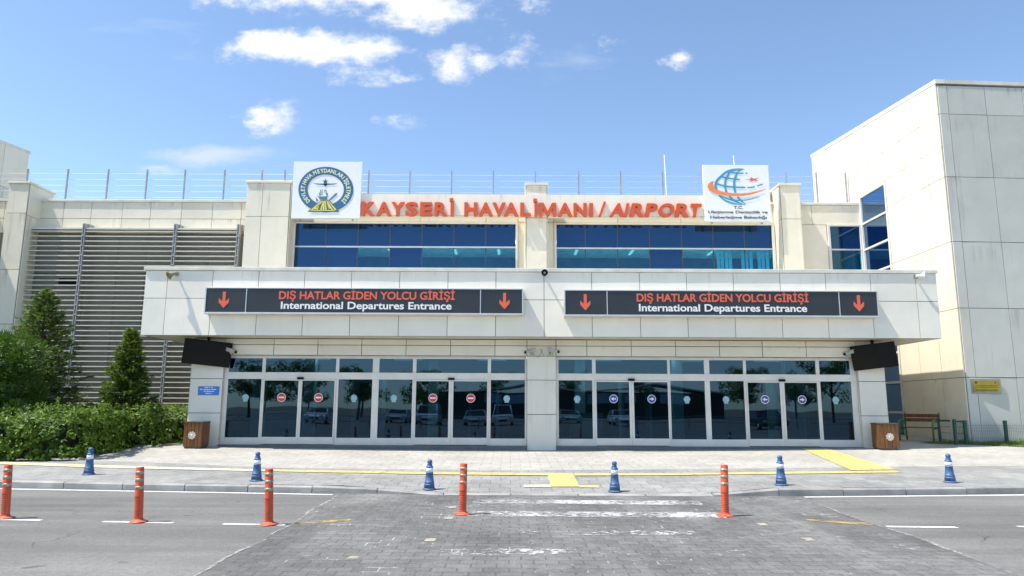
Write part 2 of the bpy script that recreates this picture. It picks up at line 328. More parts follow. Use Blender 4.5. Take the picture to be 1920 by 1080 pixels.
# ------------------------------------------------------------------ mesh builder
CAM_SCALE = [1.0, 0.0]      # the back range and the towers are scaled up about the camera eye
def scale_about_cam(on): CAM_SCALE[:] = [1.09, -.144] if on else [1.0, 0.0]
def scaled_pt(p): return Vector((p[0] * CAM_SCALE[0], p[1] * CAM_SCALE[0], p[2] * CAM_SCALE[0] + CAM_SCALE[1]))
class MB:
    def __init__(s): s.up = {}; s.v = []; s.f = []; s.mi = []; s.sm = []; s.m = 0
    def poly(s, pts, smooth=False):
        i = len(s.v); s.v += [Vector(p) for p in pts]; s.f.append(tuple(range(i, i + len(pts)))); s.mi.append(s.m); s.sm.append(smooth)
    def mesh(s, vs, fs, smooth=False):
        i = len(s.v); s.v += [Vector(p) for p in vs]
        for f in fs: s.f.append(tuple(a + i for a in f)); s.mi.append(s.m); s.sm.append(smooth)
    def box(s, x0, x1, y0, y1, z0, z1, bev=0.0, mx=None):
        if bev <= 0:
            vs = [(x, y, z) for x in (x0, x1) for y in (y0, y1) for z in (z0, z1)]
            fs = [(0, 1, 3, 2), (4, 6, 7, 5), (0, 4, 5, 1), (2, 3, 7, 6), (0, 2, 6, 4), (1, 5, 7, 3)]
        else:
            bm = bmesh.new(); bmesh.ops.create_cube(bm, size=1)
            for v in bm.verts: v.co = ((x0 + x1) / 2 + v.co.x * (x1 - x0), (y0 + y1) / 2 + v.co.y * (y1 - y0), (z0 + z1) / 2 + v.co.z * (z1 - z0))
            bmesh.ops.bevel(bm, geom=bm.edges[:], offset=bev, segments=2, affect='EDGES', profile=.5)
            bm.verts.index_update(); vs = [v.co.copy() for v in bm.verts]; fs = [[v.index for v in f.verts] for f in bm.faces]; bm.free()
        if mx: vs = [mx @ Vector(v) for v in vs]
        s.mesh(vs, fs)
    def tube(s, pts, r, n=8, cap=True, smooth=True):
        pts = [Vector(p) for p in pts]; rs = r if isinstance(r, (list, tuple)) else [r] * len(pts)
        vs = []; fs = []
        for k, p in enumerate(pts):
            t = (pts[min(k + 1, len(pts) - 1)] - pts[max(k - 1, 0)]).normalized()
            a = t.orthogonal().normalized() if abs(t.z) > .95 else t.cross(Vector((0, 0, 1))).normalized()
            b = t.cross(a).normalized()
            for i in range(n):
                q = 2 * math.pi * i / n; vs.append(p + (a * math.cos(q) + b * math.sin(q)) * rs[k])
        for k in range(len(pts) - 1):
            for i in range(n):
                j = (i + 1) % n; fs.append((k * n + i, k * n + j, (k + 1) * n + j, (k + 1) * n + i))
        if cap: fs.append(tuple(range(n))[::-1]); fs.append(tuple(range((len(pts) - 1) * n, len(pts) * n)))
        s.mesh(vs, fs, smooth)
    def lathe(s, prof, c=(0, 0, 0), n=20, axis='z', sx=1.0, mx=None):     # prof: (radius, height)
        vs = []; fs = []
        for r, h in prof:
            for i in range(n):
                q = 2 * math.pi * i / n; p = Vector((r * math.cos(q) * sx, r * math.sin(q), h))
                if axis == 'y': p = Vector((p.x, p.z, p.y))
                p = (mx @ p) if mx else p
                vs.append(p + Vector(c))
        m = len(prof)
        for k in range(m - 1):
            for i in range(n):
                j = (i + 1) % n; fs.append((k * n + i, k * n + j, (k + 1) * n + j, (k + 1) * n + i))
        if prof[0][0] > 1e-6: fs.append(tuple(range(n))[::-1])
        if prof[-1][0] > 1e-6: fs.append(tuple(range((m - 1) * n, m * n)))
        s.mesh(vs, fs, True)
    def prism(s, pts, y0, y1):       # closed outline in (x, z), extruded from y0 (front) to y1
        n = len(pts); vs = [(x, y0, z) for x, z in pts] + [(x, y1, z) for x, z in pts]
        fs = [tuple(range(n)), tuple(range(n, 2 * n))[::-1]] + [(i, i + n, (i + 1) % n + n, (i + 1) % n) for i in range(n)]
        s.mesh(vs, fs)
    def build(s, name, mats, parent=None, loc=None):
        me = bpy.data.meshes.new(name); off = Vector(loc) if loc is not None else Vector((0, 0, 0))
        if parent is not None:
            p = parent
            while p is not None: off = off + p.location; p = p.parent
        me.from_pydata([scaled_pt(v) - off for v in s.v], [], s.f)
        for m in (mats if isinstance(mats, list) else [mats]): me.materials.append(m)
        me.polygons.foreach_set('material_index', s.mi); me.polygons.foreach_set('use_smooth', s.sm); me.update()
        if s.up:
            at_ = me.attributes.new('panel_top', 'FLOAT', 'POINT'); at_.data.foreach_set('value', [s.up.get(i, 0.0) for i in range(len(s.v))])
        bm = bmesh.new(); bm.from_mesh(me); bmesh.ops.recalc_face_normals(bm, faces=bm.faces[:]); bm.to_mesh(me); bm.free()
        o = bpy.data.objects.new(name, me); C.objects.link(o)
        if loc is not None: o.location = loc
        if parent is not None: o.parent = parent
        return o
def tag(o, label=None, cat=None, group=None, kind=None):
    if label: o['label'] = label
    if cat: o['category'] = cat
    if group: o['group'] = group
    if kind: o['kind'] = kind
    return o
def thing(name, loc, label, cat, group=None, rz=0.0):
    o = bpy.data.objects.new(name, None); C.objects.link(o); o.location = scaled_pt(loc); o.rotation_euler = (0, 0, rz); o.empty_display_size = .2
    return tag(o, label, cat, group)
class Loc:      # a stand-in parent for building a part in the thing's own coordinates
    pass
def local(mb, name, mats, root):
    o = mb.build(name, mats); o.parent = root; return o
def copy_tree(o, parent=None):
    c = o.copy(); C.objects.link(c); c.parent = parent
    for ch in list(o.children): copy_tree(ch, c)
    return c
# text: outlines of the built-in font turned into a mesh, fitted to a box
def glyphs(s, bold=.03, ext=0.0, spacing=1.0):
    cu = bpy.data.curves.new('t', 'FONT'); cu.body = s; cu.offset = bold; cu.extrude = ext; cu.space_character = spacing; cu.resolution_u = 4
    ob = bpy.data.objects.new('t', cu); C.objects.link(ob)
    me = bpy.data.meshes.new_from_object(ob)
    vs = [v.co.copy() for v in me.vertices]; fs = [tuple(p.vertices) for p in me.polygons]
    bpy.data.objects.remove(ob); bpy.data.curves.remove(cu); bpy.data.meshes.remove(me)
    return vs, fs
def fit_text(mb, s, x0, x1, z0, z1, y, bold=.03, depth=0.0, cap=None, shear=0.0, spacing=1.0):
    """cap: letters that define the height (so accents and cedillas overshoot the box)."""
    vs, fs = glyphs(s, bold, .5 if depth else 0, spacing)
    xs = [v.x for v in vs]; ref = glyphs(cap, bold)[0] if cap else vs
    ys = [v.y for v in ref]; a, b = min(ys), max(ys)
    kz = (z1 - z0) / (b - a); kx = (x1 - x0) / (max(xs) - min(xs)); ox = -min(xs) * kx
    for _ in range(8 if shear else 0):
        xx = [v.x * kx + shear * (v.y - a) * kz for v in vs]; kx *= (x1 - x0) / (max(xx) - min(xx))
    if shear: ox = -min(v.x * kx + shear * (v.y - a) * kz for v in vs)
    out = []
    for v in vs:
        z = z0 + (v.y - a) * kz
        out.append((x0 + v.x * kx + ox + shear * (z - z0), y - v.z * 2 * depth + (-depth if depth else 0), z))
    mb.mesh(out, fs)

# ------------------------------------------------------------------ ground, road, pavement
KERB = [(-60, 16.5), (-20, 15.4), (-10.1, 14.62), (-7.5, 14.25), (-4.9, 14.02), (-2.6, 13.83), (-1.9, 13.70), (1, 13.66), (4.0, 13.66), (5.2, 13.78), (7.5, 14.0), (10, 14.33), (20, 15.3), (60, 17.0)]
def lerp(tab, x):
    for (a, b), (c, d) in zip(tab, tab[1:]):
        if x <= c: return b + (d - b) * max(0, min(1, (x - a) / (c - a)))
    return tab[-1][1]
def kerb_y(x): return lerp(KERB, x)
def drop(x):        # 1 where the kerb is flush with the crossing
    def ss(a, b, t): t = max(0, min(1, (t - a) / (b - a))); return t * t * (3 - 2 * t)
    return ss(-3.1, -1.4, x) * (1 - ss(3.2, 5.0, x))
def pav_z(x, y):
    k = kerb_y(x); t = max(0.0, y - k); top = .13 - .118 * drop(x) * max(0, 1 - t / 2.2)
    return top + .0255 * t + .0012 * min(abs(x), 16) ** 2 * max(0, min(1, t / 8))
b = MB(); b.poly([(-900, -900, -.03), (900, -900, -.03), (900, 900, -.03), (-900, 900, -.03)]); tag(b.build('ground', M['ground']), kind='structure')
b = MB(); xs = [-200] + [p[0] for p in KERB] + [200]
for x0, x1 in zip(xs, xs[1:]): b.poly([(x0, -130, 0), (x1, -130, 0), (x1, kerb_y(x1) + .05, 0), (x0, kerb_y(x0) + .05, 0)])
tag(b.build('road', M['asphalt']), kind='structure')
b = MB()       # paver crossing with a slightly ragged edge
edgeL = [(-3.2, 14.0), (-3.12, 12.6), (-3.15, 11.8), (-3.06, 10.9), (-3.0, 10.2), (-3.05, 9.6), (-2.98, 9.0), (-3.05, 8.3), (-3.02, 7.4), (-3.0, -6)]
edgeR = [(5.25, 14.0), (5.22, 12.4), (5.12, 11.2), (5.12, 10.4), (5.15, 9.4), (5.06, 8.6), (4.98, 7.5), (4.95, -6)]
pts = [(x, min(y, kerb_y(x) + .03), .006) for x, y in edgeL] + [(x, min(y, kerb_y(x) + .03), .006) for x, y in edgeR[::-1]] + [(x, kerb_y(x) + .03, .006) for x in (4, 1, -1.9, -2.6)]
b.poly(pts); tag(b.build('crossing', M['cross']), kind='structure')
b = MB()       # pale sealing strip along both edges of the crossing
for E_, w in ((edgeL, .05), (edgeR, .06)):
    P_ = []
    for (x0, y0), (x1, y1) in zip(E_, E_[1:]):
        for k in range(6): P_.append((x0 + (x1 - x0) * k / 6 + random.uniform(-.02, .02), y0 + (y1 - y0) * k / 6))
    for (x0, y0), (x1, y1) in zip(P_, P_[1:]):
        if y0 > 13.7: continue
        w0 = w * random.uniform(.4, 1.1)
        b.poly([(x0 - w0 / 2, y0, .010), (x0 + w0 / 2, y0, .010), (x1 + w0 / 2, y1, .010), (x1 - w0 / 2, y1, .010)])
tag(b.build('crossing_edge', worn('edge_seal', (.42, .41, .37), .43, .60, 9)), kind='structure')
b = MB()       # pavement grid
gx = sorted(set([-60, -40, -30, -25] + [round(-20 + .8 * i, 3) for i in range(51)] + [25, 30, 40, 60]))
ts = [0.14, .5, 1.0, 1.6, 2.3, 3.1]; 
def border_y(x): return lerp([(-60, 20), (-9.4, 18.0), (-5.6, 17.0), (-.7, 16.65), (4.2, 17.0), (9.5, 17.6), (60, 19)], x)
rows = []
for x in gx:
    k = kerb_y(x) + .14; by = border_y(x); ys = [k + (by - k) * t for t in (0, .18, .38, .6, .8, 1)] + [by + (29.2 - by) * t for t in (.2, .4, .6, .8, 1)]
    rows.append([(x, y, pav_z(x, y)) for y in ys])
for r0, r1 in zip(rows, rows[1:]):
    for j in range(len(r0) - 1):
        b.m = 0 if j < 5 else 1; b.poly([r0[j], r1[j], r1[j + 1], r0[j + 1]], True)
tag(b.build('pavement', [M['border'], M['light']]), kind='structure')
b = MB()       # kerb stones, each about 1.2 m long, laid along the edge
x = -30.0
while x < 30:
    w = 1.25; x1 = x + w - .015
    def top(xx): return pav_z(xx, kerb_y(xx) + .14) - .004
    if top((x + x1) / 2) > .03:
        y0, y1 = kerb_y(x), kerb_y(x1); dz = random.uniform(-.006, .006)
        v = [(x, y0, -.02), (x1, y1, -.02), (x1, y1 + .15, -.02), (x, y0 + .15, -.02)]
        t0, t1 = top(x) + dz, top(x1) + dz
        v += [(x, y0, t0 - .025), (x1, y1, t1 - .025), (x1, y1 + .025, t1), (x, y0 + .025, t0), (x1, y1 + .15, t1), (x, y0 + .15, t0)]
        b.mesh(v, [(0, 1, 5, 4), (4, 5, 6, 7), (7, 6, 8, 9), (1, 2, 8, 6, 5), (0, 4, 7, 9, 3), (2, 3, 9, 8)])
    else:
        y0, y1 = kerb_y(x), kerb_y(x1); b.poly([(x, y0 - .02, .009), (x1, y1 - .02, .009), (x1, y1 + .16, top(x1) + .006), (x, y0 + .16, top(x) + .006)])
    x += w
tag(b.build('kerb', M['kerb']), kind='structure')
def strip(name, mats, pts, z=None, lift=.012, sub=6):      # painted quads draped on the pavement or the road
    b = MB()
    for q in pts:
        (x0, ya, yb), (x1, yc, yd) = q
        for i in range(sub):
            a, c = i / sub, (i + 1) / sub
            P = [(x0 + (x1 - x0) * a, ya + (yc - ya) * a), (x0 + (x1 - x0) * c, ya + (yc - ya) * c), (x0 + (x1 - x0) * c, yb + (yd - yb) * c), (x0 + (x1 - x0) * a, yb + (yd - yb) * a)]
            b.poly([(X, Y, (pav_z(X, Y) if z is None else z) + lift) for X, Y in P])
    return tag(b.build(name, mats), kind='structure')
strip('tactile_paving', M['tactile'], [((-5.7, 16.2, 16.56), (-1.85, 15.80, 16.16)), ((-1.85, 15.80, 16.16), (.8, 15.70, 16.04)), ((1.36, 15.70, 16.02), (3.4, 15.76, 16.08)), ((3.4, 15.76, 16.08), (8.7, 16.36, 16.72)),
      ((.78, 14.45, 16.08), (1.34, 14.45, 16.05)), ((1.34, 14.38, 14.62), (1.72, 14.36, 14.6))], sub=8)
strip('tactile_paving', M['tactile_pale'], [((-14, 17.55, 17.95), (-8.75, 16.6, 17.0))], sub=8)
strip('tactile_paving', M['tactile_white'], [((-8.75, 16.6, 17.0), (-5.7, 16.2, 16.56)), ((.25, 14.4, 14.62), (.78, 14.42, 14.66))], sub=6)
b = MB()
for i in range(8):
    a, c = i / 8, (i + 1) / 8
    l = lambda t: (7.75 + (8.75 - 7.75) * t, 16.75 + (22.0 - 16.75) * t); r = lambda t: (8.84 + (9.5 - 8.84) * t, 16.9 + (22.0 - 16.9) * t)
    b.poly([(*p, pav_z(*p) + .012) for p in (l(a), r(a), r(c), l(c))])
tag(b.build('tactile_paving', M['tactile']), kind='structure')
strip('edge_line', M['line'], [((-30, 15.9, 16.02), (-10.3, 14.36, 14.48)), ((-10.3, 14.36, 14.48), (-4.9, 13.80, 13.92)), ((-4.9, 13.80, 13.92), (-3.3, 13.62, 13.73)), ((5.4, 13.56, 13.68), (10, 14.06, 14.2)), ((10, 14.06, 14.2), (30, 15.9, 16.0))], 0, .005, 10)
strip('lane_marking', M['line'], [((-7.6, 10.55, 10.65), (-6.65, 10.48, 10.58)), ((-5.72, 10.38, 10.48), (-4.7, 10.30, 10.40)), ((-3.98, 10.22, 10.32), (-3.1, 10.16, 10.26)), ((5.2, 10.24, 10.36), (6.15, 10.2, 10.32)), ((7.05, 10.3, 10.4), (8.2, 10.28, 10.4)), ((9.1, 10.3, 10.42), (10.1, 10.3, 10.42))], 0, .005)
strip('lane_marking', M['line_yellow'], [((-3.0, 10.2, 10.42), (-2.3, 10.55, 10.72)), ((4.3, 10.75, 10.92), (5.05, 10.36, 10.6))], 0, .011)
strip('zebra_stripe', M['zebra'], [((-.66, 12.5, 13.02), (3.25, 12.42, 12.96)), ((-.66, 11.05, 11.58), (3.2, 11.0, 11.55))], 0, .011, 1)
strip('zebra_stripe', M['zebra_faint'], [((-.5, 9.5, 9.86), (2.4, 9.5, 9.84)), ((-.9, 8.2, 8.58), (1.9, 8.2, 8.55))], 0, .011, 1)
b = MB()      # single pale stones in the crossing
for x0, y0 in ((-1.02, 11.9), (-.98, 10.75), (-1.05, 9.0), (3.45, 10.3), (3.62, 9.15), (-1.75, 7.9)):
    b.poly([(x0, y0, .011), (x0 + .13, y0 + .01, .011), (x0 + .14, y0 + .22, .011), (x0 + .01, y0 + .21, .011)])
tag(b.build('pale_paver', worn('pale_stone', (.40, .36, .29), .32, .52, 6)), kind='structure')

# ------------------------------------------------------------------ cladding helpers
def clad(mb, O, U, V, us, vs, skip=lambda i, j: False, gap=.018, th=.035, top=None, back=True, bm_=1, tilt=.004):
    """panels on the plane through O spanned by U, V (outward normal U x V); cuts us, vs; top(u) bends the last row."""
    O, U, V = Vector(O), Vector(U), Vector(V); Nn = U.cross(V).normalized()
    def P(u, v, n=0.0): return O + U * u + V * v + Nn * n
    mb.m = 0
    for i in range(len(us) - 1):
        for j in range(len(vs) - 1):
            if skip(i, j): continue
            u0, u1, v0, v1 = us[i] + gap / 2, us[i + 1] - gap / 2, vs[j] + gap / 2, vs[j + 1] - gap / 2
            last = top is not None and j == len(vs) - 2
            c = [(u0, v0), (u1, v0), (u1, top(u1) if last else v1), (u0, top(u0) if last else v1)]
            t = [th + random.uniform(-tilt, tilt) for _ in range(4)]
            vsx = [P(a, d, k) for (a, d), k in zip(c, t)] + [P(a, d, 0) for a, d in c]
            nb = len(mb.v); mb.up[nb + 2] = mb.up[nb + 3] = 1.0; mb.mesh(vsx, [(0, 1, 2, 3), (0, 4, 5, 1), (1, 5, 6, 2), (2, 6, 7, 3), (3, 7, 4, 0)])
            if back:
                mb.m = bm_; e = gap / 2 + .001
                q = [(us[i], vs[j]), (us[i + 1], vs[j]), (us[i + 1], top(us[i + 1]) if last else vs[j + 1]), (us[i], top(us[i]) if last else vs[j + 1])]
                mb.poly([P(a, d, .002) for a, d in q]); mb.m = 0
FRONT = ((1, 0, 0), (0, 0, 1))        # outward normal -Y
LEFT = ((0, -1, 0), (0, 0, 1))        # outward normal -X : U runs towards the camera
RIGHT = ((0, 1, 0), (0, 0, 1))        # outward normal +X
CJ = lambda k, extra=None: [M[k], M['joint']]

# ------------------------------------------------------------------ the terminal
scale_about_cam(True)
T = thing('terminal_building', (0, 26.35, .3), 'cream panel clad terminal with ribbon windows and a wide canopy over two glazed entrances', 'building')
YW = 26.35
# back wall left of the windows (behind the louvres) and far left strip
b = MB(); us = [-30, -26, -21.4, -20.2, -19.3, -18.2, -17.05, -16.0, -14.82, -13.75, -12.57, -11.4, -10.3, -9.3, -8.28]
clad(b, (0, YW, 0), *FRONT, us, [8.05, 8.62, 9.27]); b.build('facade_wall', CJ('clad_wall'), T)
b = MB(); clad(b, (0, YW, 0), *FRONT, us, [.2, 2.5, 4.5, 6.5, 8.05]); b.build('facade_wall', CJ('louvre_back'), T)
# above and between the windows
for cu, cv in (([-8.28, -5.9, -3.5, -1.0, .22, 1.58, 4.0, 6.4, 8.4, 9.9], [8.55, 9.27]), ([.22, 1.58], [5.6, 8.55]), ([9.9, 11.38, 13.25], [8.5, 9.27]), ([9.9, 11.9], [5.6, 8.5]), ([11.4, 13.25], [.3, 2.5, 3.9])):
    b = MB(); clad(b, (0, YW, 0), *FRONT, cu, cv); b.build('facade_wall', CJ('clad_wall'), T)
b = MB(); b.box(-30, 13.22, YW - .08, YW + .3, 9.27, 9.37, .012); b.build('parapet_coping', M['coping'], T)
b = MB(); b.box(-8.28, 13.22, YW - .03, YW + .3, 5.3, 5.6); b.build('window_sill', M['coping'], T)
# piers
def pier(x0, x1, cuts, z1, z0=5.6, y=25.7, cap=True):
    b = MB(); d = YW - y
    clad(b, (0, y, 0), *FRONT, [x0] + cuts + [x1], [z0] + ([8.55] if z0 > 3 else [2.5, 4.5, 6.5, 8.62]) + [z1])
    clad(b, (x0, YW, 0), *LEFT, [0, d], [z0, 8.55, z1]); clad(b, (x1, y, 0), *RIGHT, [0, d + .6], [z0, 8.55, z1])
    b.m = 0; b.box(x0 - .06, x1 + .06, y - .08, YW + .7, z1, z1 + .09, .012)
    b.m = 0; b.box(x0 + .02, x1 - .02, YW + .55, YW + .6, 9.2, z1)
    return b.build('pier', CJ('clad_wall'), T)
pier(-9.87, -8.28, [-9.3], 9.84); pier(.52, 1.28, [], 9.80); pier(9.98, 10.70, [], 9.82); pier(-18.68, -17.95, [], 9.74, .2, 25.6)
# sign band above the windows, carrying the name
b = MB(); clad(b, (0, 25.62, 0), *FRONT, [-5.75, 7.15], [8.60, 9.42], th=.03); b.m = 0; b.box(-5.75, 7.15, 25.625, 25.9, 8.60, 9.43); b.build('sign_band', [M['clad'], M['joint']], T)
# ribbon windows
def ribbon(x0, x1, z0, z1, muls, trans, clear, name='ribbon_window', gl='win'):
    w = MB(); y0, y1 = YW - .10, YW + .05
    for q in ((x0, x0 + .09, z0, z1), (x1 - .09, x1, z0, z1), (x0 + .09, x1 - .09, z1 - .07, z1), (x0 + .09, x1 - .09, z0, z0 + .07)): w.box(q[0], q[1], y0, y1, q[2], q[3], .008)
    f = w.build(name, M['frame'], T)
    t = MB()
    for z in trans: t.box(x0 + .092, x1 - .092, YW - .085, YW + .0, z - .028, z + .028)
    if trans: t.build('transom', M['alu'], f)
    m = MB()
    for x in muls: m.box(x - .017, x + .017, YW - .062, YW + .0, z0 + .075, z1 - .075)
    if muls: m.build('mullion', M['mullion'], f)
    xs = [x0 + .09] + muls + [x1 - .09]; zs = [z0 + .07] + trans + [z1 - .07]
    for j in range(len(zs) - 1):
        for i in range(len(xs) - 1):
            p = MB(); e = .004; a = [random.uniform(-.003, .003) for _ in range(2)]
            p.poly([(xs[i] + e, YW - .05 + a[0], zs[j] + e), (xs[i + 1] - e, YW - .05 + a[1], zs[j] + e), (xs[i + 1] - e, YW - .05 + a[1], zs[j + 1] - e), (xs[i] + e, YW - .05 + a[0], zs[j + 1] - e)])
            p.build('pane', M[gl if (j == 0 and i in clear) else 'spandrel'], f)
    return f
ribbon(-8.28, .22, 5.62, 8.53, [-7.03, -5.82, -4.6, -3.4, -2.2, -1.0], [7.56], (2, 4, 5, 6))
ribbon(1.58, 9.90, 5.62, 8.53, [2.76, 3.97, 5.18, 6.39, 7.58, 8.76], [7.54], (0, 1, 2, 4, 5, 6))
ribbon(11.92, 13.22, 5.62, 8.5, [], [7.53], (0,), 'corner_window')
# first floor room behind the windows
b = MB(); b.box(-8.6, 13.2, YW + .45, 33, 5.45, 5.6); b.build('interior_floor', M['white_in'], T)
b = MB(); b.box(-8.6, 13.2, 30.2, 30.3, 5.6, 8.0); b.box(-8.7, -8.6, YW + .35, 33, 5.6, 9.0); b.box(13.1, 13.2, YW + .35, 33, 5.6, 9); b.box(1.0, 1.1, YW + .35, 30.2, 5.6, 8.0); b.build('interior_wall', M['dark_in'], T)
b = MB(); b.box(-8.6, 13.1, YW + .35, 33, 8.0, 8.1); b.build('interior_ceiling', M['white_in'], T)
for x in (-5.1, -2.4, -.6, 2.6, 4.9, 8.2): b = MB(); b.box(x, x + .10, 28.6, 29.5, 7.975, 7.996); b.build('ceiling_light', M['lamp_in'], T)
for k in range(11): b = MB(); b.box(-7.6 + k * 1.85, -6.5 + k * 1.85, 27.0, 27.35, 7.95, 7.985); b.build('office_fill_light', M['lamp_fill'], T)  # added lamps out of view, their bounce brightens the ceiling
b = MB()
for x0, n in ((7.75, 13), (-.1, 0)):
    for k in range(n):
        if k in (4, 5, 9): continue
        x = x0 + k * .155; b.box(x, x + .12, YW + .16 + .03 * (k % 2), YW + .175 + .03 * (k % 2), 5.7, 7.5)
b.build('window_blind', M['blind'], T)
b = MB(); b.box(-30, 13.2, YW + .3, 34, 9.02, 9.2); b.box(-30, 13.2, 33.9, 34, 0, 9.0); b.build('roof', M['roof'], T)
# canopy
scale_about_cam(False); YW = 28.70
CX0, CX1, CY, CZ0, CZ1 = -11.10, 12.86, 21.30, 3.70, 5.67
fx = [-11.10, -10.43, -9.06, -7.67, -6.28, -4.86, -3.40, -1.94, -.487, .968, 2.41, 3.86, 5.28, 6.70, 8.11, 9.49, 10.85, 12.22, 12.86]
can = MB(); clad(can, (0, CY + .035, 0), *FRONT, fx, [CZ0, 4.82, CZ1], tilt=.004)
clad(can, (CX0 + .035, YW, 0), *LEFT, [0, 1.5, 3.0, 4.5, 6.0, YW - CY - .035], [CZ0, 4.82, CZ1]); clad(can, (CX1 - .035, CY + .035, 0), *RIGHT, [0, 1.5, 3.0, 4.5, 6.0, YW - CY - .035], [CZ0, 4.82, CZ1])
canopy = can.build('canopy', CJ('clad'), T)
b = MB(); b.box(CX0 + .04, CX1 - .04, CY + .04, YW - .01, CZ0 + .006, CZ0 + .05); b.box(CX0 + .04, CX1 - .04, CY + .04, YW - .01, 5.5, 5.6); b.build('soffit', M['soffit'], canopy)
b = MB(); b.box(CX0 - .05, CX1 + .03, CY - .05, CY + .25, CZ1 + .002, CZ1 + .11, .012); b.box(CX0 - .05, CX0 + .2, CY + .252, YW - .1, CZ1 + .002, CZ1 + .11); b.box(CX1 - .2, CX1 + .03, CY + .252, YW - .1, CZ1 + .002, CZ1 + .11); b.build('canopy_coping', M['coping'], canopy)
# vestibule
YV = 22.15; ZD = .47
b = MB()
hx = [-9.85, -8.87, -7.36, -6.0, -4.645, -3.27, -1.896, -.52, .47, 1.37, 2.325, 3.70, 5.07, 6.43, 7.756, 9.11, 10.66, 11.47]
clad(b, (0, YV, 0), *FRONT, hx, [3.18, 3.50, 3.69], gap=.02); b.build('vestibule_wall', CJ('clad_under'), T)
for x0, x1 in ((-9.85, -8.87), (.47, 1.37), (10.66, 11.47)):
    b = MB(); clad(b, (0, YV, 0), *FRONT, [x0, x1], [.3, 1.41, 2.45, 3.18]); b.m = 0; b.box(x0 + .01, x1 - .01, YV + .003, YV + .3, .25, 3.17); b.build('pillar', CJ('clad_under'), T)
b = MB(); clad(b, (-9.85, YW, 0), *LEFT, [0, 1.6, 3.2, 4.9, YW - YV], [.3, 1.41, 2.45, 3.69]); b.build('vestibule_wall', CJ('clad_under'), T)
b = MB(); clad(b, (11.47, YV, 0), *RIGHT, [0, 1.6, 3.2, 4.9, YW - YV], [.3, 1.41, 2.45, 3.69]); b.build('vestibule_wall', CJ('clad_under'), T)
b = MB(); b.box(-8.87, .47, YV - .10, YV + .3, .2, ZD); b.box(1.37, 10.66, YV - .10, YV + .3, .2, ZD); b.build('plinth', M['plinth'], T)
b = MB(); b.box(-9.8, 11.4, YV + .3, 28.6, .3, ZD); b.build('interior_floor', M['floor_in'], T)
b = MB(); b.box(-9.8, 11.4, YV + .3, 28.6, 3.3, 3.4); b.build('interior_ceiling', M['white_in'], T)
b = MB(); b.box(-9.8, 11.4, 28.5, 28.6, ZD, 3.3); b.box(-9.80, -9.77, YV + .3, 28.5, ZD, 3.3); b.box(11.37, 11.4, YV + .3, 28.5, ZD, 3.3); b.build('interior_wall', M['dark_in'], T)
for x, y in ((-7.0, 24.3), (-3.0, 26), (2.2, 25), (5.5, 24.6), (9.2, 24.2), (-8.4, 23.4)): b = MB(); b.box(x, x + .35, y, y + .35, ZD, 3.3); b.build('interior_column', M['white_in'], T)
for x in (-5.2, -1.4, 3.6, 8.6): b = MB(); b.box(x, x + .07, 23.6, 24.4, ZD, 2.4); b.box(x + .9, x + .97, 23.6, 24.4, ZD, 2.4); b.box(x, x + .97, 23.6, 24.4, 2.4, 2.5); b.build('security_arch', M['white_in'], T)
for x in (-8.4, 9.0, 2.0): b = MB(); b.box(x, x + 1.1, 24.6, 25.2, ZD, 1.45); b.build('check_desk', M['blind'], T)
for x in (-7.5, -4.2, -1.2, 2.9, 5.8, 8.7): b = MB(); b.box(x, x + 1.0, 25.6, 25.75, 3.27, 3.296); b.build('ceiling_light', M['lamp_in'], T)
for k in range(9): b = MB(); b.box(-8.8 + k * 2.25, -7.9 + k * 2.25, 24.2, 24.5, 3.26, 3.296); b.build('hall_fill_light', M['lamp_fill'], T)  # added lamps out of view, brightening the columns and desks
# glazed entrances
YD = 22.30
def rect_pane(x0, x1, z0, z1, y, m, parent, name='pane'):
    p = MB(); a = [random.uniform(-.004, .004) for _ in range(2)]
    p.poly([(x0, y + a[0], z0), (x1, y + a[1], z0), (x1, y + a[1], z1), (x0, y + a[0], z1)]); return p.build(name, M[m], parent)
def disc(mb, cx, cz, r, y, n=24, sx=1.0): mb.poly([(cx + r * sx * math.cos(2 * math.pi * i / n), y, cz + r * math.sin(2 * math.pi * i / n)) for i in range(n)])
def sticker(kind, cx, cz, parent):
    y = YD - .095 if kind != 'pale' else YD - .045
    if kind == 'pale':
        b = MB(); disc(b, cx, cz, .10, y, 20); b.box(cx - .065, cx + .065, y - .001, y + .001, cz - .125, cz - .075)
        b.build('round_sticker', M['stickteal'], parent)
    elif kind == 'stop':
        b = MB(); b.m = 1; disc(b, cx, cz, .135, y); b.m = 0; disc(b, cx, cz, .118, y - .003); b.m = 1; b.box(cx - .085, cx + .085, y - .007, y - .005, cz - .024, cz + .024)
        b.build('no_entry_sticker', [M['red'], M['conewhite']], parent)
    else:
        b = MB(); b.m = 1; disc(b, cx, cz, .13, y); b.m = 0; disc(b, cx, cz, .112, y - .003); b.m = 1; s = 1 if kind == 'right' else -1
        b.poly([(cx + s * a, y - .006, cz + c) for a, c in ((-.075, .018), (0, .018), (0, .055), (.08, 0), (0, -.055), (0, -.018), (-.075, -.018))])
        b.build('arrow_sticker', [M['violet'], M['conewhite']], parent)
ZH, ZT, ZB0, ZB1, ZR = 3.18, 3.09, 2.45, 2.66, .68
units = [(-8.75, -7.72, -7.62, -6.55, -6.46, -5.44, -5.34, -4.30, 'stop', 'stop'), (-4.10, -3.06, -2.95, -1.92, -1.80, -.74, -.64, .41, 'stop', 'stop'),
         (1.45, 2.49, 2.60, 3.63, 3.75, 4.82, 4.90, 5.96, 'left', 'right'), (6.12, 7.17, 7.26, 8.27, 8.39, 9.42, 9.53, 10.48, 'left', 'right')]
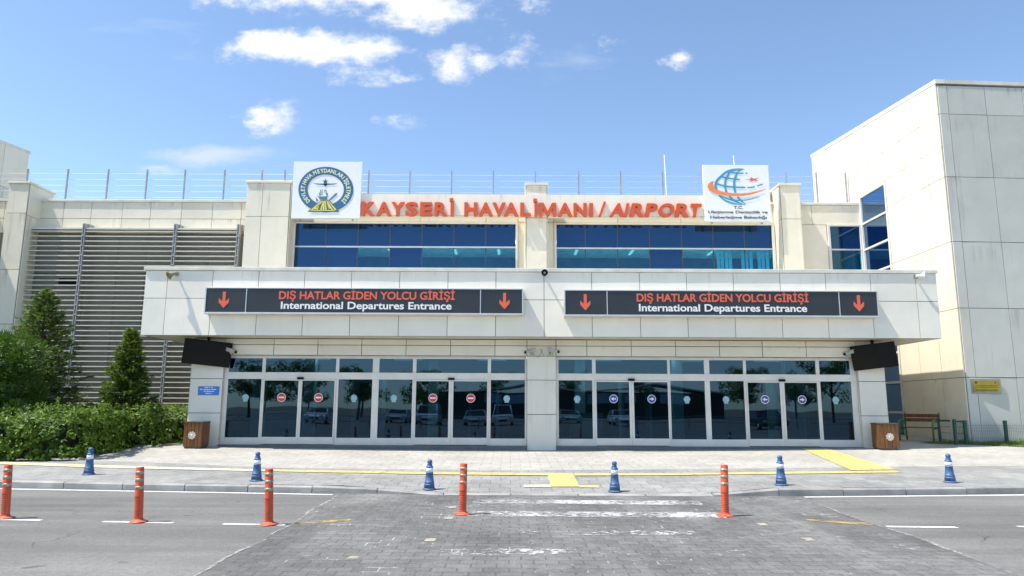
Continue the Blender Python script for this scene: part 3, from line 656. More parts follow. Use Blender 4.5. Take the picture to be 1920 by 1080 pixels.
for (ea, eb, ul) in ((-8.87, .47, units[:2]), (1.37, 10.66, units[2:])):
    b = MB(); y0, y1 = YD - .06, YD + .06
    b.box(ea, eb, y0, y1, ZT, ZH - .003); b.box(ea, eb, y0 - .02, y1, ZB0, ZB1, .006)
    for (a0, a1, l0, l1, r0, r1, c0, c1, *_s) in ul:
        for z0, z1 in ((ZB1, ZT), (ZD, ZB0)):
            b.box(a1, l0, y0, y1, z0, z1); b.box(r1, c0, y0, y1, z0, z1)
        b.box(a0, a1, y0, y1, ZD, ZR); b.box(c0, c1, y0, y1, ZD, ZR)
    for z0, z1 in ((ZB1, ZT), (ZD, ZB0)):
        b.box(ea, ul[0][0], y0, y1, z0, z1); b.box(ul[0][7], ul[1][0], y0, y1, z0, z1); b.box(ul[1][7], eb, y0, y1, z0, z1)
    fr = b.build('entrance_frame', M['frame'], T)
    for (a0, a1, l0, l1, r0, r1, c0, c1, s1, s2) in ul:
        for q0, q1 in ((a0, a1), (l0, r1), (c0, c1)): rect_pane(q0, q1, ZB1, ZT, YD - .03, 'door', fr, 'transom_pane')
        for q0, q1, cxp in ((a0, a1, .55 if a0 in (-8.75, 1.45) else .46), (c0, c1, .47)):
            rect_pane(q0, q1, ZR, ZB0, YD - .03, 'door', fr, 'side_pane')
            sticker('pale', q0 + (q1 - q0) * cxp, 1.885, fr)
        for q0, q1, s, inn in ((l0, l1, s1, 1), (r0, r1, s2, -1)):
            b = MB(); w0, w1 = (.035, .07) if inn > 0 else (.07, .035); x0, x1 = (l0 - .02, (l1 + r0) / 2 - .003) if inn > 0 else ((l1 + r0) / 2 + .003, r1 + .02)
            e0, e1 = q0, q1
            b.box(x0, e0 + .012, YD - .10, YD - .062, ZD + .02, ZB0 - .005); b.box(e1 - .012, x1, YD - .10, YD - .062, ZD + .02, ZB0 - .005)
            b.box(e0 + .012, e1 - .012, YD - .10, YD - .062, ZD + .02, ZR + .02); b.box(e0 + .012, e1 - .012, YD - .10, YD - .062, ZB0 - .045, ZB0 - .005)
            lf = b.build('sliding_door', M['frame'], T)
            rect_pane(e0 + .012, e1 - .012, ZR + .02, ZB0 - .045, YD - .08, 'door', lf)
            sticker(s, (q0 + q1) / 2 + .02, 1.89, lf)
        b = MB(); xm = (l1 + r0) / 2; b.box(xm - .10, xm + .10, YD - .16, YD - .082, ZB0 - .01, ZB0 + .06, .015); b.build('door_sensor', M['black'], T)

# ------------------------------------------------------------------ towers
scale_about_cam(True); YW = 26.35
def tower(sx, label, name='corner_tower'):
    XF = 13.25 if sx > 0 else -21.4; roof = lambda d: 11.66 + .100 * d; Y0, Y1 = 21.0, 30.2; D = Y1 - Y0
    t = thing(name, (XF + sx * 4, 25.7, .4), label, 'building', 'corner towers either side of the terminal')
    b = MB()
    vs = [.3, 2.54, 4.58, 6.60, 8.63, 10.66, 11.6]
    if sx > 0:
        cut = [0, .62, 1.70, 2.95, 4.05, 5.15, 6.3, 7.5, 9.0]
        U = [0, .70, 1.75, 3.15]      # cells towards the camera, below the window head
        clad(b, (XF, Y0, 0), (0, 1, 0), (0, 0, 1), [], [])
        def face(cu, cv, top=None, skip=lambda i, j: False):
            us = [D - c for c in cu][::-1]
            clad(b, (XF, Y1, 0), *LEFT, us, cv, skip, top=(lambda u: roof(D - u)) if top else None)
        face([0, 1.08, 2.2, 3.35], vs[:5]); face([0, 1.08, 2.2, 3.35], [8.63, 9.62, 10.66]); face([3.35, 4.4, 5.32], [9.62, 10.66]); face([5.32, 6.5, 7.8, 9.2], [8.9, 10.66]); face([0, 1.08, 2.2, 3.35, 4.4, 5.32, 6.5, 7.8, 9.2], [10.66, 11.6], True)
    else:
        clad(b, (XF, Y0, 0), *RIGHT, [0, 1.1, 2.2, 3.3, 4.4, 5.5, 6.6, 7.7, 9.2], vs, top=roof)
    sw = b.build('side_wall', [M['clad_wall'], M['joint']], t)
    b = MB()
    if sx > 0: clad(b, (XF, Y0, 0), Vector((1, .055, 0)), (0, 0, 1), [0, .30, 1.52, 2.74, 3.96, 5.18, 6.4, 7.6, 8.8, 10.0], vs)
    else: clad(b, (XF - 10, Y0, 0), *FRONT, [0, 1.2, 2.4, 3.6, 4.8, 6.0, 7.2, 8.4, 9.7, 10], vs)
    b.build('front_wall', CJ('clad_shade'), t)
    b = MB(); x0, x1 = (XF, XF + 10) if sx > 0 else (XF - 10, XF)
    bk = .055 * 10 + .1
    b.mesh([(x0 + .06, Y0 + bk, .2), (x1 - .06, Y0 + bk, .2), (x1 - .06, Y1, .2), (x0 + .06, Y1, .2), (x0 + .06, Y0 + bk, 11.5), (x1 - .06, Y0 + bk, 11.5), (x1 - .06, Y1, 12.45), (x0 + .06, Y1, 12.45)], [(4, 5, 6, 7), (2, 3, 7, 6), (0, 3, 7, 4) if sx < 0 else (1, 2, 6, 5)])
    b.build('roof', M['roof'], t)
    b = MB(); e = .05; xf = XF - e * sx; xb = XF + .25 * sx
    q = [(xf, Y0 - e, roof(0)), (xb, Y0 - e, roof(0)), (xb, Y1 + e, roof(D)), (xf, Y1 + e, roof(D))]
    b.mesh([(x, y, z + .003) for x, y, z in q] + [(x, y, z + .14) for x, y, z in q], [(0, 1, 2, 3), (4, 5, 6, 7), (0, 1, 5, 4), (1, 2, 6, 5), (2, 3, 7, 6), (3, 0, 4, 7)])
    yb = Y0 + ((.055 * 10) if sx > 0 else 0)
    fx0, fx1 = (XF + .252, XF + 10) if sx > 0 else (XF - 10, XF - .252)
    q = [(fx0, Y0 - e + (.009 if sx > 0 else 0), 0), (fx1, yb - e, 0), (fx1, yb + .3, 0), (fx0, Y0 + .3, 0)]
    b.mesh([(x, y, roof(0) + .003) for x, y, z in q] + [(x, y, roof(0) + .125) for x, y, z in q], [(0, 1, 2, 3), (4, 5, 6, 7), (0, 1, 5, 4), (1, 2, 6, 5), (2, 3, 7, 6), (3, 0, 4, 7)])
    b.build('coping', M['coping'], t)
    if sx > 0:   # tall strip window beside the terminal wall
        b = MB(); ya, yb_ = 24.37, 26.32; xa, xb_ = XF - .05, XF + .10; z0, z1 = .45, 9.6
        b.box(xa, xb_, ya, ya + .10, z0, z1, .008); b.box(xa, xb_, yb_ - .10, yb_, z0, z1, .008); b.box(xa, xb_, ya + .10, yb_ - .10, z1 - .09, z1); b.box(xa, xb_, ya + .10, yb_ - .10, z0, z0 + .1)
        zs = [1.51, 2.53, 3.54, 4.56, 5.6, 6.55, 7.50, 8.50]
        for z in zs: b.box(xa + .01, xb_ - .03, ya + .10, yb_ - .10, z - .035, z + .035)
        w = b.build('strip_window', M['frame'], t)
        zz = [z0 + .1] + zs + [z1 - .09]
        for a, c in zip(zz, zz[1:]):
            p = MB(); k = random.uniform(-.004, .004); p.poly([(XF + .02 + k, ya + .1, a), (XF + .02 - k, yb_ - .1, a), (XF + .02 - k, yb_ - .1, c), (XF + .02 + k, ya + .1, c)]); p.build('pane', M['tower_glass'], w)
        b = MB(); b.box(XF + 3, XF + 3.1, 23.5, 27.5, .5, 9.6); b.box(XF + .15, XF + 3, 27.4, 27.5, .5, 9.6); b.box(XF + .15, XF + 3, 23.5, 23.6, .5, 9.6)
        for z in (.45, 5.3, 9.62): b.box(XF + .15, XF + 3, 23.6, 27.4, z - .1, z)
        b.build('stairwell', M['grey_in'], t)
    return t
tower(1, 'tall tower on the right with shaded front, bright side wall and strip window')
tower(-1, 'tower at the far left edge of the picture, only its upper side showing')

# ------------------------------------------------------------------ louvre screen in front of the left wall
LS = thing('louvre_screen', (-14.2, 26.05, .4), 'screen of horizontal metal slats on posts in front of the left wall', 'louvre screen')
posts = [-18.05, -15.95, -12.55, -10.2]
for x in posts:
    b = MB(); b.box(x - .055, x - .02, 25.88, 26.06, .4, 8.32); b.box(x + .02, x + .055, 25.88, 26.06, .4, 8.32); b.box(x - .02, x + .02, 25.93, 25.96, .4, 8.3)
    z = .8
    while z < 8.2: b.box(x - .054, x + .054, 25.872, 25.879, z, z + .06); z += .37
    b.box(x - .10, x + .10, 26.06, 26.31, 8.1, 8.34); b.build('post', M['steel'], LS)
for x0, x1 in zip(posts, posts[1:]):
    b = MB(); z = 8.02
    while z > .5:
        b.box(x0 + .06, x1 - .06, 25.90, 26.02, z - .012, z + .012); b.box(x0 + .06, x1 - .06, 25.893, 25.90, z - .017, z + .019); z -= .1855
    b.box(x0 + .06, x1 - .06, 25.9, 26.3, 8.10, 8.16); b.build('slat_panel', M['slat'], LS)
b = MB(); b.box(-16.9, -16.1, 26.24, 26.31, 6.02, 6.3); tag(b.build('air_vent', M['black']), 'small dark opening in the wall behind the upper slats', 'vent')
# ------------------------------------------------------------------ roof railing and masts
RR = thing('rooftop_railing', (-2, 27, 9.2), 'thin steel rail with five wires along the terminal roof', 'railing')
rp = [-19.07, -17.49, -15.9, -14.37, -12.88, -11.32, -9.85, -8.95, -7.1, -5.65, -4.03, -2.39, -.75, .9, 2.6, 4.25, 5.9, 7.5, 9.1, 10.75, 11.95, 13.1]
for x in rp:
    b = MB(); b.box(x - .023, x + .023, 26.97, 27.03, 9.2, 10.8); b.build('post', M['steel'], RR)
for z in (9.68, 9.92, 10.16, 10.40, 10.64):
    b = MB(); b.tube([(-21.3, 27.05, z), (13.2, 27.05, z)], .0065, 5); b.build('rail_wire', M['white'], RR)
for x, z0, z1, lb in ((5.97, 9.2, 11.40, 'thin whip antenna rising above the roof railing beside the word airport'), (8.68, 9.2, 11.38, 'short thin antenna tip poking up behind the globe signboard')):
    b = MB(); b.tube([(x, 26.7, z0), (x, 26.7, z0 + .5), (x - .04, 26.7, z1)], [.035, .02, .009], 6); tag(b.build('antenna', M['white']), lb, 'antenna')

# ------------------------------------------------------------------ facade lettering
NL = thing('facade_lettering', (.7, 25.55, 8.55), 'raised orange capital letters spelling the airport name on the cream band', 'lettering')
px = [('K', 677.8, 703.8), ('A', 706.1, 734.2), ('Y', 733.6, 758.8), ('S', 760.5, 783.6), ('E', 788, 810.4), ('R', 815, 839.3), ('İ', 844.4, 850.8),
      ('H', 870.6, 895.5), ('A', 897.6, 924.3), ('V', 923.4, 948), ('A', 944.6, 972.4), ('L', 975.4, 995.4), ('İ', 1001.5, 1007.7), ('M', 1011, 1042.8), ('A', 1045.5, 1073.3), ('N', 1075.3, 1100), ('I', 1104.8, 1111.7),
      ('/', 1121.6, 1136.5), ('A', 1141.9, 1168.9), ('I', 1169.5, 1179.9), ('R', 1179.9, 1206.6), ('P', 1207.8, 1233), ('O', 1234.8, 1264), ('R', 1264, 1291), ('T', 1294.5, 1316)]
YL = 25.53
for k, (ch, a, c) in enumerate(px):
    x0, _ = at(a, 392, YL); x1, _ = at(c, 392, YL)
    _, zb = at((a + c) / 2, 405 + (a - 677) / 640 * 2.5, YL); _, zt = at((a + c) / 2, 379 + (a - 677) / 640 * 3.5, YL)
    b = MB(); sh = .2 if k >= 18 else 0
    if ch == '/': zt += .05
    if ch == 'İ':
        b.box(x0 + .01, x1, YL - .055, YL + .055, zb, zt, .004); b.box(x0 - .03, x1 - .02, YL - .055, YL + .055, zt + .03, zt + .16, .004)
    elif ch == 'I' and not sh: b.box(x0, x1, YL - .055, YL + .055, zb, zt, .004)
    elif ch == 'M':
        w = x1 - x0; st = w * .20; xm = (x0 + x1) / 2
        b.prism([(x0, zb), (x0 + st, zb), (x0 + st, zt - .20), (xm - .03, zb), (xm + .03, zb), (x1 - st, zt - .20), (x1 - st, zb), (x1, zb), (x1, zt), (x1 - st * 1.25, zt), (xm, zb + .20), (x0 + st * 1.25, zt), (x0, zt)], YL - .055, YL + .055)
    else: fit_text(b, ch, x0, x1, zb, zt, YL + .055, (.046 if ch not in 'SO' else .036) if ch != '/' else .01, .055, 'E' if ch in 'SO' else None, sh)
    b.build('letter', M['orange'], NL)

# ------------------------------------------------------------------ departure signs
scale_about_cam(False)
def dep_sign(x0, x1, z0, z1, divs, arrows, t1, t2, label):
    S = thing('departures_sign', ((x0 + x1) / 2, CY - .02, z0), label, 'sign', 'departures entrance signs on the canopy')
    yf = CY - .30; b = MB()
    b.box(x0, x1, yf, CY - .003, z1 - .03, z1, .005); b.box(x0, x1, yf, CY - .003, z0, z0 + .05, .005); b.box(x0, x0 + .035, yf, CY - .003, z0 + .051, z1 - .031); b.box(x1 - .035, x1, yf, CY - .003, z0 + .051, z1 - .031)
    b.build('frame', M['alu'], S)
    xs = [x0 + .035] + divs + [x1 - .035]
    for a, c in zip(xs, xs[1:]):
        b = MB(); b.box(a + .012, c - .012, yf + .02, CY - .01, z0 + .052, z1 - .032); b.build('panel', M['signdark'], S)
    for d in divs:
        b = MB(); b.box(d - .012, d + .012, yf + .005, yf + .05, z0 + .052, z1 - .032); b.build('divider', M['alu'], S)
    for ax in arrows:
        b = MB(); cz = z0 + .42; h = .245; w = .15
        b.prism([(ax - .045, cz + h), (ax + .045, cz + h), (ax + .045, cz - .05), (ax + w, cz + .045), (ax + w, cz - .075), (ax, cz - h), (ax - w, cz - .075), (ax - w, cz + .045), (ax - .045, cz - .05)], yf + .008, yf + .019); b.build('arrow', M['coral'], S)
    b = MB(); fit_text(b, 'DIŞ HATLAR GİDEN YOLCU GİRİŞİ', t1[0], t1[1], z0 + .445, z0 + .685, yf + .017, .022, .004, 'H'); b.build('lettering', M['coral'], S)
    b = MB(); fit_text(b, 'International Departures Entrance', t2[0], t2[1], z0 + .155, z0 + .375, yf + .017, .022, .004, 'I'); b.build('lettering', M['white'], S)
    return S
dep_sign(-9.13, .335, 4.315, 5.11, [-7.90, -.935], [-8.56, -.22], (-6.93, -1.70), (-6.86, -1.79), 'long dark entrance sign on the canopy left of the middle loudspeaker')
dep_sign(1.55, 10.89, 4.29, 5.085, [2.83, 9.73], [2.18, 10.31], (3.71, 8.82), (3.77, 8.76), 'long dark entrance sign on the canopy right of the middle loudspeaker')

# ------------------------------------------------------------------ signboards with emblems
scale_about_cam(True)
YB = 25.48
def uv(U, V, ox, oy, s=9.0): return at(ox + U / s, oy + V / s, YB)
def board(quad, label):
    (xl, zt), (xr, _), (xb, zb), (xb2, _) = [at(px_, py_, YB) for px_, py_ in quad]
    x0, x1 = (xl + xb) / 2, (xr + xb2) / 2
    o = thing('emblem_signboard', ((x0 + x1) / 2, YB, zb), label, 'signboard'); b = MB(); b.box(x0, x1, YB, YB + .12, zb, zt, .006); b.build('board', M['panelwhite'], o)
    for x in (x0 + .3, x1 - .3): b = MB(); b.box(x - .03, x + .03, YB + .12, YB + .2, zb - .04, zt - .3); b.build('bracket', M['steel'], o)
    return o
B1 = board([(552, 303), (678, 303), (545, 409), (676, 411)], 'square white signboard with a round blue aviation emblem and yellow runway')
f1 = lambda U, V: uv(U, V, 540, 295)
def ell(cx, cy, rx, ry, a0=0, a1=360, n=64): return [(cx + rx * math.cos(R(a0 + (a1 - a0) * i / n)), cy + ry * math.sin(R(a0 + (a1 - a0) * i / n))) for i in range(n + 1)]
def flat(f, pts, y, mb): mb.poly([(f(u, v)[0], y, f(u, v)[1]) for u, v in pts])
b = MB(); o_ = ell(640, 545, 463, 383); i_ = ell(637, 545, 306, 256); 
for k in range(64): flat(f1, [o_[k], o_[k + 1], i_[k + 1], i_[k]], YB - .012, b)
b.build('ring', M['navy'], B1)
b = MB(); flat(f1, [(330, 922), (870, 922), (700, 722), (560, 722)], YB - .018, b); b.build('runway', M['olive'], B1)
b = MB()
for q in ([(375, 900), (560, 735), (575, 735), (410, 900)], [(430, 880), (585, 735), (597, 735), (470, 880)], [(470, 880), (480, 850), (540, 790), (500, 890)], [(395, 905), (800, 905), (800, 893), (395, 893)], [(545, 890), (592, 740), (603, 740), (570, 890)], [(590, 800), (612, 735), (622, 735), (617, 890), (590, 890)], [(630, 890), (628, 735), (640, 735), (655, 890)], [(700, 890), (650, 735), (664, 735), (765, 890), (740, 890), (700, 840)], [(790, 890), (675, 735), (690, 735), (825, 890)]): flat(f1, q, YB - .023, b)
b.build('runway_stripe', M['yellow'], B1)
b = MB()
for q in ([(606, 395), (658, 395), (656, 470), (640, 492), (620, 492), (608, 470)], [(630, 362), (640, 362), (642, 395), (627, 395)], [(570, 398), (630, 392), (700, 398), (632, 410)], [(415, 438), (520, 444), (760, 444), (845, 438), (780, 462), (660, 470), (600, 470), (500, 462)]): flat(f1, q, YB - .012, b)
b.build('aeroplane', M['steelblue'], B1)
b = MB()
for q in ([(495, 640), (530, 665), (640, 660), (672, 640), (655, 715), (540, 715)], [(700, 735), (695, 712), (800, 610), (835, 602), (832, 628), (740, 715)], [(470, 665), (490, 700), (520, 725), (480, 750)], [(520, 605), (532, 590), (545, 645), (530, 650)], [(545, 560), (556, 540), (562, 640), (550, 645)], [(572, 545), (582, 540), (582, 640), (572, 640)], [(615, 560), (632, 540), (648, 560), (660, 640), (648, 640), (636, 570), (625, 565), (622, 600), (615, 600)], [(660, 590), (672, 610), (670, 660), (656, 650)]): flat(f1, q, YB - .012, b)
b.build('tower_mark', M['steelblue'], B1)
b = MB(); s_ = 'DEVLET HAVA MEYDANLARI İŞLETMESİ'
adv = [(.45 if c in ' ' else .5 if c in 'Iİ' else 1.25 if c == 'M' else 1.0) for c in s_]; tot = sum(adv); acc = 0
for ch, w in zip(s_, adv):
    a = R(222 - (222 + 42) * (acc + w / 2) / tot); acc += w
    if ch == ' ': continue
    vs, fs = glyphs(ch, .035); xs_ = [v.x for v in vs]; mxx = (min(xs_) + max(xs_)) / 2
    cx, cy = 638 + 386 * math.cos(a), 545 - 319 * math.sin(a)
    tx, ty = math.sin(a) * 386, math.cos(a) * 319; tl = math.hypot(tx, ty); tx, ty = tx / tl, ty / tl     # tangent (clockwise), v grows downward
    nx, ny = ty, -tx
    pts = []
    for v in vs:
        p, q = (v.x - mxx) * 82, (v.y - .35) * 92
        U_, V_ = cx + tx * p + nx * q, cy + ty * p + ny * q
        X, Z = f1(U_, V_); pts.append((X, YB - .018, Z))
    b.mesh(pts, fs)
b.build('lettering', M['lime'], B1)
B2 = board([(1314, 309), (1440, 310), (1326, 415), (1447, 416)], 'square white signboard with a teal globe, orange swoosh and ministry name')
f2 = lambda U, V: uv(U, V, 1305, 300)
def stroke(mb, f, pts, w, y):
    # smooth polyline stroke with tapering widths
    P = [Vector(p) for p in pts]; ws = w if isinstance(w, list) else [w] * len(P); Q = []; Wd = []
    for i in range(len(P) - 1):
        p0, p1, p2, p3 = P[max(i - 1, 0)], P[i], P[i + 1], P[min(i + 2, len(P) - 1)]
        for k in range(6):
            t = k / 6; Q.append(.5 * ((2 * p1) + (p2 - p0) * t + (2 * p0 - 5 * p1 + 4 * p2 - p3) * t * t + (3 * p1 - p0 - 3 * p2 + p3) * t ** 3)); Wd.append(ws[i] + (ws[i + 1] - ws[i]) * t)
    Q.append(P[-1]); Wd.append(ws[-1])
    Ls = []; Rs = []
    for i, q in enumerate(Q):
        t = (Q[min(i + 1, len(Q) - 1)] - Q[max(i - 1, 0)]).normalized(); n = Vector((-t.y, t.x)) * Wd[i] / 2
        Ls.append(q + n); Rs.append(q - n)
    for i in range(len(Q) - 1): flat(f, [Ls[i], Ls[i + 1], Rs[i + 1], Rs[i]], y, mb)
b = MB()
for k, (pts, w) in enumerate([([(800, 150), (640, 158), (520, 200), (425, 275), (355, 350), (330, 430), (348, 505)], [6, 22, 36, 40, 42, 42, 30]), ([(385, 592), (470, 670), (600, 728), (730, 748), (840, 752)], [20, 26, 26, 16, 5]),
               ([(770, 158), (600, 195), (540, 255), (498, 350), (492, 450), (512, 545)], [5, 24, 36, 38, 36, 30]), ([(560, 612), (650, 690), (790, 748)], [34, 30, 8]),
               ([(820, 155), (730, 185), (680, 250), (648, 350), (645, 450), (662, 555)], [5, 18, 34, 38, 38, 34]), ([(700, 622), (760, 690), (835, 745)], [34, 28, 8]),
               ([(520, 205), (640, 218), (800, 229)], [16, 24, 20]), ([(835, 228), (866, 228)], 24), ([(430, 285), (560, 312), (740, 332)], [24, 28, 20]), ([(340, 400), (480, 440), (650, 460), (830, 465)], [26, 30, 28, 24]),
               ([(865, 470), (925, 464), (990, 453)], 22), ([(1030, 440), (1120, 410)], 20), ([(400, 600), (520, 652), (650, 685), (800, 682), (940, 660), (1075, 620)], [14, 26, 28, 20, 16, 8])]): stroke(b, f2, pts, w, YB - .008 - .0006 * k)
b.build('globe', M['teal'], B2)
b = MB(); up = [(310, 365), (255, 366), (205, 410), (192, 455), (225, 515), (320, 562), (460, 596), (620, 614), (780, 610), (950, 582), (1100, 530), (1200, 486)]; dn_ = [(310, 365), (290, 385), (285, 420), (295, 460), (340, 498), (420, 530), (520, 552), (650, 566), (780, 566), (920, 552), (1060, 522), (1200, 486)]
for i in range(len(up) - 1): flat(f2, [up[i], up[i + 1], dn_[i + 1], dn_[i]], YB - .020, b)
b.build('swoosh', M['swoosh'], B2)
b = MB(); flat(f2, [(815, 330), (915, 322), (928, 290), (968, 318), (1070, 300), (1005, 332), (1060, 356), (972, 345), (915, 368), (920, 338)], YB - .01, b); b.build('star', M['star'], B2)
for s_, u0, u1, v0, v1, cp in (('T.C.', 635, 795, 780, 828, 'T'), ('Ulaştırma Denizcilik ve', 205, 1210, 855, 906, 'U'), ('Haberleşme Bakanlığı', 240, 1195, 942, 994, 'H')):
    (x0, z1), (x1, z0) = f2(u0, v0), f2(u1, v1); b = MB(); fit_text(b, s_, x0, x1, z0, z1, YB - .012, .026, 0, cp); b.build('lettering', M['ink'], B2)

# ------------------------------------------------------------------ small things on the facade
scale_about_cam(False)
def horn(x, z, yaw, label, bell, mouth, pitch=0.0, k=.74):
    h = thing('loudspeaker', (x, CY - .02, z), label, 'loudspeaker', 'horn loudspeakers on the canopy edge')
    mx = Matrix.Rotation(yaw, 4, 'Z') @ Matrix.Rotation(pitch, 4, 'X') @ Matrix.Rotation(R(90), 4, 'X') @ Matrix.Scale(k, 4)      # local +z -> -y
    off = Vector((x, CY - .12, z))
    b = MB(); b.lathe([(.05, -.05), (.055, .08), (.075, .16), (.12, .24), (.165, .29), (.172, .30), (.165, .298), (.11, .235), (.06, .15), (.02, .12)], off, 22, mx=mx); b.build('bell', M[bell], h)
    b = MB(); b.lathe([(.0, .20), (.05, .21), (.062, .24), (.05, .262), (0, .268)], off, 16, mx=mx); b.build('horn_core', M[mouth], h)
    b = MB(); b.box(x - .02, x + .02, CY - .12, CY - .005, z - .05, z + .0); b.box(x - .05, x + .05, CY - .02, CY - .003, z - .07, z + .05); b.build('bracket', M['steel'], h)
    return h
horn(-10.15, 5.565, R(-40), 'yellowed horn loudspeaker at the left end of the canopy', 'hornold', 'hornold', R(30))
horn(.975, 5.60, 0, 'black horn loudspeaker facing forward at the middle of the canopy', 'black', 'grey', 0, .58)
horn(12.22, 5.58, R(50), 'white horn loudspeaker with dark mouth at the right end of the canopy', 'white', 'black')
def cctv(x, z, yaw, label, cables=False):
    c = thing('security_camera', (x, YV - .02, z), label, 'camera', 'security cameras above the entrances')
    mx = Matrix.Translation((x, YV - .25, z)) @ Matrix.Rotation(yaw, 4, 'Z') @ Matrix.Rotation(R(14), 4, 'X')
    b = MB(); b.box(-.055, .055, -.24, .13, -.045, .055, .012, mx); b.box(-.065, .065, -.28, .14, .057, .067, 0, mx); b.build('housing', M['grey'], c)
    b = MB(); mx2 = mx @ Matrix.Rotation(R(90), 4, 'X'); b.lathe([(.042, .235), (.042, .27), (.0, .272)], (0, 0, 0), 14, mx=mx2); b.build('lens', M['black'], c)
    b = MB(); b.tube([(x, YV - .25, z - .05), (x, YV - .12, z - .11), (x, YV - .04, z - .09)], .02, 8); b.box(x - .05, x + .05, YV - .05, YV - .037, z - .15, z - .03); b.build('bracket', M['grey'], c)
    if cables:
        s = 1 if yaw > 0 else -1
        b = MB(); b.tube([(x - s * .02, YV - .1, z - .03), (x - s * .12, YV - .08, z - .16), (x - s * .22, YV - .06, z - .17), (x - s * .28, YV - .05, z - .06), (x - s * .33, YV - .045, z + .05)], .012, 6); b.build('cable', M['grey'], c)
    return c
cctv(-8.62, 3.30, R(62), 'security camera right beside the left hanging screen')
cctv(.62, 3.33, R(-58), 'left pointing security camera of the pair on the middle pillar', True)
cctv(1.22, 3.35, R(58), 'right pointing security camera of the pair on the middle pillar', True)
cctv(10.35, 3.32, R(-62), 'security camera left of the right hanging screen')
def tv(x, y, z, w, h, yaw, pitch, roll, label):
    t = thing('hanging_screen', (x, y, z), label, 'screen', 'dark flight information screens under the canopy')
    mx = Matrix.Translation((x, y, z)) @ Matrix.Rotation(yaw, 4, 'Z') @ Matrix.Rotation(pitch, 4, 'X') @ Matrix.Rotation(roll, 4, 'Y')
    b = MB(); b.box(-w / 2, w / 2, -.03, .07, -h / 2, h / 2, .012, mx); b.build('casing', M['black'], t)
    b = MB(); b.box(-w / 2 + .04, w / 2 - .04, -.036, -.0305, -h / 2 + .05, h / 2 - .04, 0, mx); b.build('display', M['screen'], t)
    b = MB(); top = mx @ Vector((0, .06, h * .30)); b.box(x - .035, x + .035, top.y, top.y + .07, top.z, 3.704); b.build('mount', M['black'], t)
tv(-9.27, 21.80, 3.21, 1.36, .76, R(22), R(14), R(5), 'black screen hanging under the left end of the canopy')
tv(11.03, 21.80, 3.20, 1.24, .76, R(-26), R(14), R(-6), 'black screen hanging under the right end of the canopy')
# blue notice on the left pillar: its lettering is too small to read in the photograph, so lines of ticks
n = thing('blue_notice', (-9.27, YV - .037, 1.94), 'small blue notice plate on the left pillar beside the doors', 'notice')
b = MB(); b.box(-9.60, -8.95, YV - .050, YV - .038, 1.945, 2.215, .003); b.build('plate', M['plateblue'], n)
b = MB()
for z, x0, x1 in ((2.165, -9.40, -9.15), (2.105, -9.53, -9.02), (2.045, -9.42, -9.10), (1.985, -9.36, -9.18)):
    x = x0
    while x < x1: w_ = random.uniform(.018, .035); b.box(x, min(x + w_, x1), YV - .053, YV - .0505, z, z + random.choice((.028, .034, .026))); x += w_ + (.010 if random.random() < .8 else .03)
b.build('lettering', M['white'], n)
scale_about_cam(True)
p = thing('brass_plaque', (13.8, 21.2, 2.07), 'yellow brass plaque in a grey frame on the tower front', 'plaque')
b = MB(); b.box(13.36, 14.24, 20.9650, 20.9930, 2.065, 2.50, .006); b.build('frame', M['steel'], p)
b = MB(); b.box(13.42, 14.18, 20.9500, 20.9640, 2.115, 2.45); b.build('plate', M['brass'], p)
b = MB(); b.box(13.47, 13.54, 20.9450, 20.9495, 2.36, 2.42); b.box(14.04, 14.08, 20.9450, 20.9495, 2.37, 2.41)
for z in (2.30, 2.25, 2.18, 2.15): b.box(13.48, 14.12, 20.9460, 20.9495, z, z + .012)
b.build('engraving', mat('engraving_brown', (.10, .07, .01), .6), p)

# ------------------------------------------------------------------ street things
scale_about_cam(False)
def bin_(x, y, label, mark):
    z = pav_z(x, y); o = thing('litter_bin', (x, y, z), label, 'litter bin', 'wooden litter bins at the entrance ends'); w, d, h = .27, .27, .74
    b = MB()
    for k in range(5):
        a = -w + k * 2 * w / 5
        b.box(x + a + .004, x + a + 2 * w / 5 - .004, y - d, y - d + .025, z + .05, z + h, .004); b.box(x + a + .004, x + a + 2 * w / 5 - .004, y + d - .025, y + d, z + .05, z + h, .004)
        a = -d + .026 + k * (2 * d - .052) / 5
        for s in (-1, 1):
            xs0 = x + s * w - (.025 if s > 0 else 0); b.box(xs0, xs0 + .025, y + a + .003, y + a + (2 * d - .052) / 5 - .003, z + .05, z + h, .004)
    b.build('wood_slats', M['wood'], o)
    b = MB(); b.box(x - w - .015, x + w + .015, y - d - .015, y + d + .015, z + h + .001, z + h + .03, .006); b.box(x - w + .03, x + w - .03, y - d + .03, y + d - .03, z, z + h - .05); b.build('liner', mat('bin_frame', (.10, .075, .045), .6), o)
    b = MB(); cz = z + .37; yy = y - d - .008
    for k in range(9):
        a = 2 * math.pi * k / 9; ca, sa = math.cos(a), math.sin(a)
        q = [(.03, -.012), (.10, -.030), (.118, 0), (.10, .030), (.03, .012)]
        b.prism([(x + mark + (r_ * ca - t_ * sa) , cz + (r_ * sa + t_ * ca)) for r_, t_ in q], yy, yy + .006)
    b.lathe([(.035, 0), (.035, .007)], (x + mark, yy - .002, cz), 14, 'y'); b.build('badge', mat('bin_badge', (.58, .56, .47), .5, var=.2, vs=20), o)
bin_(-9.30, 21.55, 'wooden litter bin with a white badge in front of the left pillar', -.02)
bin_(11.05, 21.55, 'wooden litter bin with a white badge in front of the right pillar', .0)
